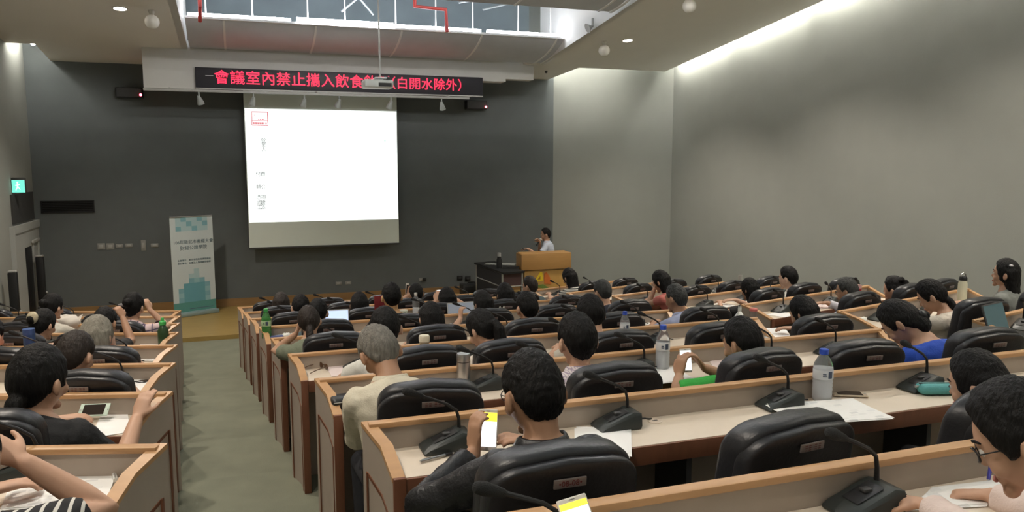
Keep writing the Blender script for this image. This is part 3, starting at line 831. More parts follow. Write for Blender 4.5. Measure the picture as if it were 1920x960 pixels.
# ------------------------------------------------------------------ people
m_skin = mat('skin', (0.56, 0.33, 0.22), .55, var=.07, scale=14)
m_skin2 = mat('skin_tan', (0.43, 0.235, 0.14), .55, var=.08, scale=14)
m_skinp = mat('skin_pale', (0.68, 0.44, 0.32), .55, var=.06, scale=14)
m_eyew = mat('eye_white', (.7, .68, .65), .3)
m_iris = mat('eye_dark', (.012, .008, .006), .2)
m_lip = mat('lips', (.42, .14, .11), .5)
HAIRC = {'black': stretch(mat('hair_black', (0.0065, 0.0058, 0.0056), .6, var=.5, scale=60, bump=.8, bscale=120, spec=.24), 1, 1, .16),
         'brown': stretch(mat('hair_brown', (0.026, 0.018, 0.014), .55, var=.4, scale=60, bump=.8, bscale=120, spec=.35), 1, 1, .16),
         'grey': stretch(mat('hair_grey', (0.20, 0.185, 0.16), .6, var=.8, scale=40, bump=.8, bscale=110, spec=.3), 2.2, 2.2, .35),
         'silver': stretch(mat('hair_silver', (0.30, 0.275, 0.225), .6, var=.65, scale=34, bump=.8, bscale=110, spec=.3), 2.2, 2.2, .3),
         'iron': stretch(mat('hair_iron', (0.045, 0.046, 0.044), .6, var=.6, scale=60, bump=.8, bscale=120, spec=.3), 1, 1, .2)}
CLOTH = {}
def cloth(n, c, rough=.85): CLOTH[n] = mat('cloth_' + n, c, rough, var=.08, scale=9, bump=.25, bscale=140); return CLOTH[n]
for n, c in (('cream', (.66, .60, .47)), ('black', (.011, .011, .012)), ('white', (.70, .68, .62)), ('blouse', (.74, .66, .56)), ('green', (.035, .36, .05)), ('royal', (.018, .075, .46)),
             ('beige', (.60, .56, .48)), ('paleblue', (.40, .44, .62)), ('palegrey', (.60, .58, .62)), ('navy', (.02, .022, .035)), ('sage', (.17, .19, .13)), ('salmon', (.55, .16, .13)),
             ('red', (.40, .045, .05)), ('orange', (.80, .14, .02)), ('grey', (.22, .23, .21)), ('dark', (.03, .028, .028)), ('cloud', (.55, .60, .70)), ('pinkwhite', (.74, .60, .54)), ('teal', (.06, .09, .10)), ('olive', (.20, .18, .12))):
    cloth(n, c)
CLOTH['jacket'] = mat('cloth_jacket', (.012, .012, .014), .38, var=.2, scale=9, bump=.35, bscale=70)
CLOTH['plaid'] = plaid('cloth_fine_plaid', (.66, .60, .60), (.34, .27, .36), 26, 26, .86)
CLOTH['pinkcheck'] = plaid('cloth_pink_check', (.66, .50, .50), (.12, .09, .15), 5.0, 5.0, .93)
CLOTH['bwstripe'] = stripes('cloth_stripes', (.012, .012, .013), (.62, .60, .55), 11, 'Z', .62)
CLOTH['bwstripe2'] = stripes('cloth_upright_stripes', (.012, .012, .013), (.66, .64, .58), 11, 'X', .80)
CLOTH['darkpat'] = mat('cloth_dark_pattern', (.05, .035, .03), .85, var=.9, scale=45)
m_trouser = mat('cloth_trousers', (.018, .019, .024), .85)
m_shoe = mat('shoe_black', (.015, .013, .012), .5)


def remesh(mb, vox, it=2, disp=None, fac=.5):
    me = mb.mesh('tmp'); bm = bmesh.new(); bm.from_mesh(me); bmesh.ops.recalc_face_normals(bm, faces=bm.faces); bm.to_mesh(me); bm.free()
    o = bpy.data.objects.new('tmp', me); col.objects.link(o)
    r = o.modifiers.new('r', 'REMESH'); r.mode = 'VOXEL'; r.voxel_size = vox; r.use_smooth_shade = True
    s = o.modifiers.new('s', 'SMOOTH'); s.factor = fac; s.iterations = it
    dg = bpy.context.evaluated_depsgraph_get(); m2 = bpy.data.meshes.new_from_object(o.evaluated_get(dg))
    bpy.data.objects.remove(o); bpy.data.meshes.remove(me); m2.materials.clear()
    if disp:
        no = [v.normal.copy() for v in m2.vertices]
        for v, n in zip(m2.vertices, no): v.co += n * disp(v.co)
    m2.polygons.foreach_set('use_smooth', [True] * len(m2.polygons)); m2.update()
    return m2


def headsurf(az, el):
    ce, se = math.cos(el), math.sin(el)
    x, y, z = .079 * ce * math.sin(az), .098 * ce * math.cos(az), .121 * se
    if se < 0:
        x *= 1 - .30 * (-se) ** 1.5
        y *= (1 - .45 * (-se) ** 1.2) if math.cos(az) < 0 else (1 - .10 * (-se))
    return Vector((x, y, z))


def head_pieces(s):
    out = []
    mb = MB(); rs = []
    for i in range(17):
        el = -PI / 2 + PI * (i + .02) / 16.04
        rs.append([headsurf(2 * PI * j / 24, el) for j in range(24)])
    mb.rings(rs)
    mb.rings([[Vector((a * w, .088 + dy, z)) for a, dy in ((-1, -.02), (-.35, .004 + q * .55), (.35, .004 + q * .55), (1, -.02))] for z, w, q in ((.022, .008, .004), (.0, .010, .012), (-.022, .017, .032), (-.034, .018, .026), (-.038, .012, .0))], smooth=True)
    for x in (-1, 1):
        mb.ell((x * .089, -.012, -.012), .012, .021, .034, 10, 8, Matrix.Rotation(x * .45, 3, 'Z'))
        mb.ell((x * .036, .066, -.035), .028, .022, .026, 10, 8)
    mb.ell((0, .085, -.066), .023, .011, .012, 10, 8)
    mb.ell((0, .076, -.100), .024, .020, .018, 10, 8)
    mb.ell((0, .084, .026), .05, .012, .011, 12, 8)
    return mb


LINES = {'short': ((0, 44), (35, 42), (55, 26), (68, 10), (80, -2), (92, 14), (112, -8), (125, -26), (180, -47)),
         'crew': ((0, 46), (35, 44), (55, 26), (70, 10), (82, 0), (92, 14), (112, -8), (125, -26), (180, -47)),
         'female': ((0, 46), (38, 34), (58, 8), (74, -28), (100, -38), (180, -52)),
         'tied': ((0, 46), (38, 36), (58, 14), (72, -12), (92, -2), (110, -18), (140, -36), (180, -46)),
         'fringe': ((0, 20), (38, 18), (58, -8), (74, -38), (100, -42), (180, -56))}
def hairline(st, az):
    a = abs(math.degrees((az + PI) % (2 * PI) - PI)); L = LINES[st]
    for (a0, e0), (a1, e1) in zip(L, L[1:]):
        if a <= a1: return R(e0 + (e1 - e0) * (a - a0) / (a1 - a0))
    return R(L[-1][1])


def hair_mb(style, HM, YM, rnd):
    """cap follows the scalp; loose parts hang from the yaw-only frame YM"""
    base = {'short': 'short', 'crew': 'crew', 'bob': 'female', 'long': 'female', 'pony': 'tied', 'lowpony': 'tied', 'bun': 'tied', 'updo': 'tied', 'fringebob': 'fringe', 'mess': 'tied', 'sleek': 'female'}[style]
    th = {'short': .017, 'crew': .013}.get(style, .018)
    mb = MB(); rs = []; nu, nv = 40, 28
    for i in range(nv + 1):
        el = -PI / 2 + PI * (i + .02) / (nv + .04); r = []
        for j in range(nu):
            az = 2 * PI * j / nu; p = headsurf(az, el); h = hairline(base, az)
            q = max(0, min(1, (el - h) / R(9) + .5)); q = q * q * (3 - 2 * q)
            t = -.014 + q * (.014 + th * (.75 + .5 * max(0, math.sin(el))))
            if style in ('mess',): t += q * .014 * noise.noise(p * 22 + Vector((rnd, 0, 0)))
            r.append(p + p.normalized() * t)
        rs.append(r)
    mb.rings(rs); mb.xf(HM)
    ex = MB()
    if style in ('bob', 'fringebob'):
        ex.rings([[Vector((rx * math.cos(a), cy + ry * math.sin(a), z)) for a in [2 * PI * j / 24 for j in range(24)]] for z, rx, ry, cy in
                  ((.10, .06, .06, -.02), (.04, .096, .092, -.022), (-.02, .101, .082, -.034), (-.08, .100, .072, -.04), (-.13, .092, .058, -.042), (-.165, .078, .040, -.046), (-.172, .05, .02, -.05))])
    if style in ('long', 'sleek'):
        n = -.36 if style == 'long' else -.22
        ex.rings([[Vector((rx * math.cos(a), cy + ry * math.sin(a), z)) for a in [2 * PI * j / 24 for j in range(24)]] for z, rx, ry, cy in
                  ((.10, .06, .06, -.02), (.04, .095, .088, -.024), (-.03, .098, .074, -.04), (-.10, .094, .056, -.058), (-.16, .096, .046, -.075), (n * .75, .092, .036, -.10), (n, .072, .022, -.108), (n - .03, .03, .01, -.108))])
    if style == 'pony':
        ex.tube([(0, -.08, .03), (0, -.125, .035), (0, -.145, .0), (.005, -.14, -.08), (.01, -.125, -.17), (.012, -.115, -.24), (.012, -.112, -.27)], [.03, .026, .034, .04, .036, .024, .008], 14)
    if style == 'lowpony':
        ex.tube([(0, -.07, -.03), (0, -.108, -.055), (0, -.12, -.10), (.02, -.12, -.18), (.03, -.118, -.26), (.03, -.115, -.30)], [.035, .03, .034, .034, .026, .008], 14)
    if style == 'bun':
        ex.ell((0, -.11, .055), .042, .036, .04, 14, 10); ex.tube([(0, -.06, .04), (0, -.10, .05)], .03, 10)
    if style == 'updo':
        ex.ell((0, -.10, -.03), .05, .04, .055, 14, 10); ex.ell((.02, -.115, .01), .03, .03, .03, 12, 8)
    if style == 'mess':
        ex.ell((-.02, -.075, .10), .04, .038, .036, 12, 8); ex.ell((.03, -.10, .06), .04, .035, .04, 12, 8); ex.ell((.0, -.11, .01), .04, .03, .04, 12, 8)
    if ex.v: ex.xf(YM); mb.add(ex.v, ex.f, True)
    return mb


def ik(S, T, a, b, hint):
    d = T - S; L = d.length
    if L > (a + b) * .995: T = S + d * ((a + b) * .995 / L); d = T - S; L = d.length
    if L < .12: L = .12
    n = d.normalized(); q = (a * a - b * b + L * L) / (2 * L); h = math.sqrt(max(0, a * a - q * q))
    p = hint - n * hint.dot(n); p = p.normalized() if p.length > 1e-4 else Vector((0, 0, -1))
    return S + n * q + p * h, T


def hand_mb(mb, W, dv, nr, side, curl, s=1.0):
    """palm, five fingers of unequal length bent at the knuckles, thumb off the side of the palm"""
    dv = dv.normalized(); nr = (nr - dv * nr.dot(dv)).normalized(); lat = dv.cross(nr).normalized() * side   # lat points to the thumb side
    def ring(c, w, t): return [c + (lat * math.cos(a) * w + nr * math.sin(a) * t) * s for a in [2 * PI * j / 10 for j in range(10)]]
    mb.rings([ring(W - dv * .02 * s, .024, .019), ring(W + dv * .01 * s, .029, .018), ring(W + dv * .045 * s, .039, .0155), ring(W + dv * .085 * s, .041, .0125), ring(W + dv * .095 * s, .036, .009)])
    for i, (o, ln) in enumerate(((.029, .068), (.0105, .078), (-.0095, .073), (-.028, .056))):
        p = W + (dv * .084 + lat * o) * s; d = (dv + lat * o * 2.2).normalized(); pts = [p - dv * .012 * s]
        for f, c in ((.45, .55), (.31, 1.0), (.24, .7)):
            d = (Matrix.Rotation(curl * c * (1 + .12 * i), 3, d.cross(nr).normalized()) @ d).normalized(); p = p + d * ln * f * s; pts.append(p)
        mb.tube(pts, [.0095 * s, .0092 * s, .0083 * s, .007 * s], 8, ends=True)
    p = W + (dv * .022 + lat * .026) * s; d = (dv * .7 + lat * .65 + nr * .35).normalized(); pts = [p]
    for f in (.036, .028, .022):
        p = p + d * f * s; pts.append(p); d = (d + dv * .35 + nr * .25 * curl - lat * .18).normalized()
    mb.tube(pts, [.014 * s, .0115 * s, .010 * s, .008 * s], 8, ends=True)


PEOPLE = {}
def person(label, b, k, u, v, d=.62, f=0, by=None, pitch=8, roll=0, hair='short', hc='black', top='white', sleeve='short', skin=None, arms=None, sz=1.0, collar=None, near=False,
           px=0.0, pd=None, face=False, glasses=False, extras=None, elbow=None, hs=1.0, Hpos=None, stand=False, group=None, armsz=None, lowcut=0.0):
    p0, th = BLK[b] if b else (None, 0.0)
    H = Hpos if Hpos is not None else at(b, k, d, u, v)
    fz = FZ(k) if b else .07
    by = f * .45 if by is None else by
    ba, ha = th + R(by), th + R(f)
    fw, rt, up = Vector((-math.sin(ba), math.cos(ba), 0)), Vector((math.cos(ba), math.sin(ba), 0)), Vector((0, 0, 1))
    hf = Vector((-math.sin(ha), math.cos(ha), 0))
    pr = R(pitch) * 1.15
    N = H - hf * (.0 + .155 * math.sin(pr)) - up * (.146 * math.cos(pr)) - fw * .012
    bd = (math.sin(th), -math.cos(th)) if b else (0, 0)
    if stand: Pv = N - up * .52 - fw * .0
    else:
        pd = (.70 if pd is None else pd); n = Vector((-math.sin(th), math.cos(th), 0)); e = Vector((math.cos(th), math.sin(th), 0))
        q = p0(k); base = Vector((q[0], q[1], 0)); xa = (N - base).dot(e) + px
        Pv = base + e * xa - n * pd; Pv.z = fz + .545
    root = thing('person', label, 'person', (Pv.x, Pv.y, fz), 0, group)
    o0 = Vector((Pv.x, Pv.y, fz))
    N_, P_, H_ = N - o0, Pv - o0, H - o0
    ctrl = (N_ + P_) / 2 - fw * .07
    def sp(t): return P_ * (1 - t) ** 2 + ctrl * 2 * t * (1 - t) + N_ * t * t
    def tg(t): return ((ctrl - P_) * (1 - t) + (N_ - ctrl) * t).normalized()
    W = ((-.22, .120, .10), (-.1, .172, .125), (.08, .172, .125), (.3, .158, .115), (.5, .160, .112), (.7, .178, .118), (.84, .190, .108), (.93, .165, .090), (.985, .105, .072), (1.05, .062, .058))
    def ring(t, w, dp, g=1.0, n=20):
        c = sp(max(t, 0)) + (tg(0) * t * .5 if t < 0 else Vector((0, 0, 0))); T = tg(min(max(t, 0), 1)); fx = (T.cross(rt)).normalized() * -1
        return [c + rt * math.cos(a) * w * sz * g + fx * math.sin(a) * dp * sz * g for a in [2 * PI * j / n for j in range(n)]]
    vox = .0068 if near else .0105
    body = MB(); shirt = MB()
    body.rings([ring(t, w, dp, .93) for t, w, dp in W])
    HM = Matrix.Translation(H_) @ Matrix.Rotation(ha, 4, 'Z') @ Matrix.Rotation(R(roll), 4, 'Y') @ Matrix.Rotation(R(-pitch), 4, 'X') @ Matrix.Scale(1.03 * hs, 4)
    YM = Matrix.Translation(H_) @ Matrix.Rotation(ha, 4, 'Z') @ Matrix.Rotation(R(roll) * .4, 4, 'Y') @ Matrix.Rotation(R(-pitch) * .45, 4, 'X') @ Matrix.Scale(1.03 * hs, 4)
    hp = head_pieces(1); hp.xf(HM); body.add(hp.v, hp.f, True)
    nk = HM @ Vector((0, -.022, -.055)); body.tube([N_ - tg(1) * .05, N_ + up * .01, (N_ + nk) * .5 - fw * .004, nk], [.07 * sz, .058 * sz, .052 * sz, .054 * sz], 14)
    body.tube([HM @ Vector((0, .0, -.045)), HM @ Vector((0, .045, -.085))], [.055, .03], 12)
    gs = [(t, w, dp) for t, w, dp in W if t < 1.0]
    shirt.rings([ring(t, w, dp, 1.07) for t, w, dp in gs] + [ring(1.0 - lowcut, .082, .074, 1.0)])
    arms = dict(arms or {})
    for side, sg in (('L', -1), ('R', 1)):
        a = arms.get(side, 'desk'); S = sp(.88) + rt * sg * .152 * sz - up * .026
        hint = rt * sg * .9 - up * .45 - fw * .2; hd = None; nr = -up; curl = .35
        if a == 'desk':
            T = sp(.5); T = Vector((T.x, T.y, 0)) + rt * sg * .14
            if b:
                n = Vector((-math.sin(th), math.cos(th), 0)); q = p0(k); dd = -(T + o0 - Vector((q[0], q[1], 0))).dot(n)
                T = T + n * (dd - .25)
            T.z = TOP + .055; hd = fw * .6 - rt * sg * .8
        elif a == 'lap': T = sp(.1) + fw * .24 + rt * sg * .09 + up * .06
        else:
            w = at(b, k, a[2], a[0], a[1]) if b else Vector(a[:3]); T = w - o0
            if len(a) > 3 and a[3]: hd = rt * a[3][0] + fw * a[3][1] + up * a[3][2]
            if len(a) > 4 and a[4]: nr = rt * a[4][0] + fw * a[4][1] + up * a[4][2]
            if len(a) > 5: curl = a[5]
            if len(a) > 6: hint = rt * a[6][0] + fw * a[6][1] + up * a[6][2]
        la, lb = .275 * sz, .245 * sz
        L = (T - S).length
        if L > (la + lb) * .99: q_ = min(1.35, L / ((la + lb) * .985)); la *= q_; lb *= q_
        E, T = ik(S, T, la, lb, hint)
        fa = (T - E).normalized()
        Sx = S - (E - S).normalized() * .0
        body.tube([Sx, S + (E - S) * .3, S + (E - S) * .75, E, E + (T - E) * .3, E + (T - E) * .75, T], [x * sz for x in (.044, .045, .041, .038, .038, .031, .026)], 12, ends=True)
        if hd is None: hd = fa
        hand_mb(body, T + fa * .012, hd.normalized(), nr, -sg if True else sg, curl, (1.0 if sz > .95 else .92))
        if sleeve == 'long': ud = (E - S).normalized(); shirt.tube([Sx - ud * .072, Sx - ud * .055, Sx - ud * .02, S + (E - S) * .4, E, E + (T - E) * .5, E + (T - E) * .93], [x * sz for x in (.03, .056, .070, .061, .056, .049, .043)], 14, ends=False)
        elif sleeve != 'none':
            q_ = {'short': .62, 'cap': .40, 'three': .95}[sleeve]
            ud = (E - S).normalized(); shirt.tube([Sx - ud * .072, Sx - ud * .055, Sx - ud * .02, S + (E - S) * q_ * .3, S + (E - S) * q_ * .6, S + (E - S) * q_], [x * sz for x in (.03, .056, .070, .069, .064, .062)], 14)
            body_end = None
    tro = MB()
    tro.rings([ring(t, w, dp, 1.03) for t, w, dp in W[:3]])
    shoes = []
    for sg in (-1, 1):
        hip = P_ + rt * sg * .085 - up * .03
        if stand: kn, an = hip - up * .40 + fw * .02, Vector((hip.x, hip.y, .09))
        else:
            kn = hip + fw * .40 + rt * sg * .03 + up * .0; an = Vector((kn.x, kn.y, .09)) + fw * -.02
        body.tube([hip, (hip + kn) / 2, kn, (kn + an) / 2 - fw * .01, an], [.07, .06, .05, .045, .032], 10, ends=True)
        tro.tube([hip, (hip + kn) / 2, kn, (kn + an) / 2 - fw * .01, an], [.088, .077, .066, .058, .05], 12, ends=True)
        sh = MB().ell(an + fw * .06 - up * .045, .042, .042, .042).xf(Matrix.Identity(4)); shoes.append((an, sg))
    put('body', remesh(body, vox, 3 if near else 2), skin or m_skin, root, fix=False, sharp=None)
    rn = random.uniform(0, 50); off = Vector((rn, rn * .7, 0))
    put('shirt', remesh(shirt, vox * 1.15, 3, lambda c: .0075 * noise.noise((c + off) * 9) + .004 * noise.noise((c + off) * 24)), CLOTH[top], root, fix=False, sharp=None)
    put('trousers', remesh(tro, .012, 2), m_trouser, root, fix=False, sharp=None)
    for an, sg in shoes:
        s_ = MB(); s_.rings([[an + fw * y + rt * math.cos(a) * w * 1.0 + up * (-.047 + h + math.sin(a) * h) for a in [2 * PI * j / 12 for j in range(12)]] for y, w, h in ((-.06, .02, .02), (-.05, .036, .035), (.03, .042, .036), (.10, .045, .026), (.15, .036, .02), (.165, .015, .012))])
        put('shoe', s_, m_shoe, root)
    if collar:
        c = MB(); T = tg(1); fx = (T.cross(rt)).normalized() * -1
        def cr(h, r1, g): return [sp(1.0) + up * h + rt * math.cos(a) * r1 * sz + fx * math.sin(a) * r1 * .93 * sz - up * (.022 * max(0, math.sin(a))) for a in [2 * PI * j / 20 for j in range(20)]]
        c.rings([cr(-.035, .102, 0), cr(-.022, .098, 0), cr(.026, .076, 0), cr(.03, .070, 0), cr(.022, .067, 0), cr(-.03, .082, 0)], cap=False, closed=True)
        put('collar', c, CLOTH[collar], root, sharp=None)
    hm = hair_mb(hair, HM, YM, rn); inv = HM.inverted()
    amp = .0048 if hair in ('short', 'crew', 'mess') else .0034
    def hd_(c):
        q = inv @ c
        return amp * noise.noise(Vector((q.x * 95 + rn, q.y * 95, q.z * (60 if hair == 'crew' else 14)))) + .003 * noise.noise(q * 30 + off)
    put('hair', remesh(hm, .0068 if near else .009, 1, hd_), HAIRC[hc], root, fix=False, sharp=None)
    if face or near:
        for x in (-1, 1):
            e = MB().ell(HM @ Vector((x * .032, .079, .004)), .0125, .0125, .0125, 12, 8); ep = put('eye', e, m_eyew, root, sharp=None)
            put('iris', MB().ell(HM @ Vector((x * .032, .0885, .004)), .0062, .0062, .0062, 10, 6), m_iris, ep, sharp=None)
            put('eyebrow', MB().tube([HM @ Vector((x * .012, .096, .026)), HM @ Vector((x * .032, .092, .033)), HM @ Vector((x * .052, .076, .027))], [.003, .0042, .002], 6), HAIRC[hc], root, sharp=None)
        put('lips', MB().ell((0, 0, 0), .021, .008, .0075, 12, 8).xf(HM @ Matrix.Translation((0, .0925, -.066))), m_lip, root, sharp=None)
    if glasses:
        gm = MB()
        for x in (-1, 1):
            pts = [HM @ Vector((x * .034 + .024 * math.cos(a), .102 - .012 * abs(math.cos(a)) * (1 if x * math.cos(a) > 0 else 0), .002 + .017 * math.sin(a))) for a in [2 * PI * j / 16 for j in range(17)]]
            gm.tube(pts, .0017, 6)
            gm.tube([HM @ Vector((x * .058, .092, .006)), HM @ Vector((x * .079, .04, .008)), HM @ Vector((x * .084, -.01, .006))], .0017, 6)
        gm.tube([HM @ Vector((-.011, .104, .006)), HM @ Vector((.011, .104, .006))], .0017, 6)
        put('glasses', gm, m_black, root, sharp=None)
    for nm, loc, rad, m in (extras or []):
        put(nm, MB().ell((0, 0, 0), *rad).xf(HM @ Matrix.Translation(loc)), m, root)
    root['hm'] = 1; del root['hm']
    PEOPLE[label] = (root, HM, o0, fw, rt)
    return root
m_scrunch = mat('scrunchie_cream', (.55, .48, .33), .8, bump=.6, bscale=60)
m_clip = mat('hair_clip', (.45, .43, .45), .3, .3)
m_band = mat('dark_band', (.05, .02, .03), .8)
PG = 'seated audience'
# --- centre block
person('man in a black jacket with cropped black hair tapping a phone', 'M', 0, 1000, 740, d=.60, f=10, pitch=14, hs=1.08, sz=1.08, hair='crew', top='jacket', sleeve='long', collar='jacket', near=True, glasses=True, pd=.66, skin=m_skin2,
       arms={'L': (886, 852, .40, (.08, .25, 1.0), (.9, .25, .1), .55), 'R': (1014, 842, .40, (-.85, .25, .42), (-.3, .2, -1), .4)})
person('older man with grey hair and a loose cream shirt bending over his desk', 'M', 1, 712, 662, d=.50, f=14, by=4, pitch=38, roll=-6, hair='short', hc='grey', top='cream', sleeve='three', near=True, collar='cream', pd=.74, px=.05, sz=1.05, skin=m_skin2,
       arms={'L': (676, 768, .24, None, None, .4, (-.15, -.4, -1)), 'R': 'desk'})
person('young man in a fine plaid shirt seen from behind', 'M', 1, 1082, 640, d=.56, f=4, pitch=6, hair='short', top='plaid', near=True, collar='plaid', px=.09, pd=.68, hs=1.05)
person('man in a bright green shirt holding up a white phone', 'M', 1, 1393, 645, d=.60, f=18, pitch=14, hair='short', top='green', sleeve='three', near=True, px=-.02, hs=1.06, collar='green', skin=m_skin2,
       arms={'L': (1273, 706, .36, (.3, .15, 1.0), (.9, .2, .1), .5, (-1, -.1, -.12)), 'R': (1322, 690, .34, (-.55, .15, .75), (-.6, .3, -.6), .4)})
person('woman in a royal blue top with tied black hair looking down', 'M', 1, 1690, 605, d=.58, f=30, by=14, pitch=44, hair='updo', top='royal', sleeve='cap', near=True, px=.10, lowcut=.03, pd=.72, hs=1.05, sz=1.06,
       arms={'L': (1640, 672, .26), 'R': 'desk'}, extras=[('hair_tie', (.01, -.112, -.03), (.03, .022, .03), m_black)])
person('man with short black hair behind the grey haired man', 'M', 2, 722, 617, d=.60, f=0, pitch=10, hair='crew', top='white', px=.06, hs=1.03)
person('woman with a long black ponytail in a white blouse', 'M', 2, 905, 619, d=.56, f=28, by=10, pitch=28, hair='pony', top='blouse', near=True, sz=.93, collar='blouse', px=.03, face=True, skin=m_skin, arms={'L': (878, 690, .22), 'R': 'desk'})
person('man in a beige shirt leaning forward on one elbow', 'M', 2, 1108, 590, d=.56, f=6, pitch=16, hair='short', top='beige', collar='beige', px=.03, hs=1.0, arms={'L': (1045, 655, .24), 'R': 'desk'})
person('woman with a rounded black bob in the sixth row', 'M', 2, 1507, 588, d=.62, f=24, pitch=18, hair='bob', top='dark', px=.12, sz=.93, hs=.98, arms={'L': (1480, 640, .28), 'R': 'desk'})
person('woman resting her head on one hand with hair tied low', 'M', 3, 580, 604, d=.46, f=-6, by=-4, pitch=14, roll=-8, hair='lowpony', hc='brown', top='sage', sz=.95, px=.12, hs=.9,
       arms={'L': (553, 628, .42, (.35, -.1, 1.0), (1, 0, 0), .35, (-.8, .1, -1)), 'R': 'desk'})
person('woman with sleek dark hair bent forward in the fifth row', 'M', 3, 809, 598, d=.50, f=0, pitch=26, hair='sleek', top='dark', px=.04, sz=.93)
person('man in a dark patterned shirt with close black hair', 'M', 3, 988, 578, d=.56, f=6, pitch=8, hair='short', top='darkpat', px=.03, hs=.98)
person('man in a pale blue shirt with cropped greying hair', 'M', 3, 1268, 560, d=.54, f=22, pitch=12, hair='crew', hc='iron', top='paleblue', collar='paleblue', px=.14, hs=.98, skin=m_skin2)
person('person using the laptop with the blue screen', 'M', 4, 596, 587, d=.56, f=-8, pitch=12, hair='short', top='teal', px=.05, hs=.95)
person('man with a shaved nape beside the red folder', 'M', 4, 734, 557, d=.62, f=4, pitch=2, hair='crew', top='dark', skin=mat('skin_golden', (.62, .36, .17), .55), px=.1, hs=1.0, lowcut=.05)
person('person with dark hair behind the silver laptop', 'M', 4, 906, 570, d=.58, f=16, pitch=14, hair='bob', top='dark', px=.04, hs=.92, arms={'L': (863, 598, .26, (.1, .2, 1), (1, .2, 0), .9), 'R': 'desk'})
person('man in a dark jacket with thick hair near the second aisle', 'M', 4, 1130, 548, d=.58, f=10, pitch=12, hair='short', hc='iron', top='navy', px=.18, hs=.95)
person('short haired person near the aisle in the third row', 'M', 5, 564, 577, d=.56, f=0, pitch=18, hair='short', top='dark')
person('woman with long straight black hair in the third row', 'M', 5, 674, 572, d=.58, f=-4, pitch=12, hair='long', top='beige', sleeve='long', px=.02, sz=.92, arms={'L': (652, 597, .25), 'R': 'desk'})
person('person with rounded black hair lifting a phone to photograph the slide', 'M', 5, 838, 562, d=.58, f=6, pitch=4, hair='bob', top='dark', px=.02, arms={'L': (816, 566, .30, (.3, .1, 1), (.7, .6, 0), .6), 'R': (852, 560, .3, (-.4, .1, 1), (-.7, .6, 0), .6)})
person('woman with a black bob beside the white plastic bag', 'M', 5, 947, 553, d=.56, f=6, pitch=14, hair='bob', top='black', sz=.93)
person('brown haired person sitting low in the second row', 'M', 6, 527, 570, d=.58, f=0, pitch=16, hair='bob', hc='brown', top='olive')
person('person with cropped hair holding a phone beside the small clear bottle', 'M', 6, 780, 551, d=.56, f=2, pitch=8, hair='crew', top='dark', arms={'L': (762, 556, .32, (.2, .1, 1), (.8, .3, 0), .6), 'R': 'desk'})
person('man with glasses turned towards the lectern', 'M', 6, 994, 537, d=.58, f=34, pitch=6, hair='short', hc='brown', top='teal', glasses=True, face=True)
# --- door-side block
person('woman in a black and white striped top resting her face on her hand', 'L', 0, -75, 856, d=.52, f=14, pitch=12, hair='sleek', top='bwstripe2', sleeve='short', near=True, sz=1.12, pd=.74, px=.02,
       arms={'R': (48, 868, .36, (-.75, .1, .45), (-.4, .6, -.3), .35, (1.0, .3, -.9)), 'L': 'desk'})
person('woman in a black T-shirt with dark hair pulled back, one arm along her desk', 'L', 1, 72, 716, d=.62, f=-14, by=-4, pitch=4, hair='lowpony', top='black', sleeve='short', near=True, face=True, pd=.74, px=-.02, hs=1.10, sz=1.14,
       arms={'R': (256, 786, .22, (.1, .6, .75), (0, .8, -.6), .3, (.3, -.3, -1)), 'L': 'desk'})
person('person with short dark hair sitting beside the scattered papers', 'L', 2, 141, 668, d=.56, f=-6, pitch=16, hair='short', hc='brown', top='dark', px=.0, hs=1.02)
person('woman with grey hair in a red top holding a phone to her ear', 'L', 3, 181, 632, d=.60, f=-4, pitch=10, hair='bob', hc='silver', top='red', px=.13, sz=1.08, hs=1.08, skin=m_skinp,
       arms={'R': (214, 655, .46, (-.1, .2, 1), (-1, 0, 0), .6, (.9, -.1, -.8)), 'L': 'desk'})
person('person in bright orange at the edge of the fifth row', 'L', 3, -22, 632, d=.58, f=-6, pitch=10, hair='short', top='orange', sz=1.3, px=.07)
person('person mostly hidden by grey hair raising a bare forearm', 'L', 4, 196, 606, d=.52, f=0, pitch=20, hair='short', top='dark', skin=m_skin2, arms={'R': (231, 597, .22, (-.45, .2, .8), (-.6, .4, -.3), .8, (.6, .2, -1)), 'L': 'desk'})
person('woman with a flowered scrunchie and patterned collar', 'L', 4, 80, 610, d=.56, f=-16, pitch=14, hair='bun', top='grey', hs=1.0, px=-.02, sz=.95, extras=[('scrunchie', (0, -.112, .055), (.052, .03, .052), m_scrunch)])
person('woman in a pink checked shirt with a hair clip raising both hands', 'L', 5, 250, 576, d=.54, f=-4, pitch=6, hair='bun', top='pinkcheck', sleeve='short', px=.0, sz=.97, hs=1.05, extras=[('hair_clip', (-.04, -.115, .03), (.04, .012, .014), m_clip)],
       arms={'R': (282, 582, .36, (-.35, .2, .9), (-.8, .4, 0), .8, (1, .2, -1)), 'L': 'desk'})
person('woman with hair tied up looking towards the screen, third row', 'L', 5, 98, 577, d=.56, f=-16, pitch=6, hair='bun', top='beige', sz=.95)
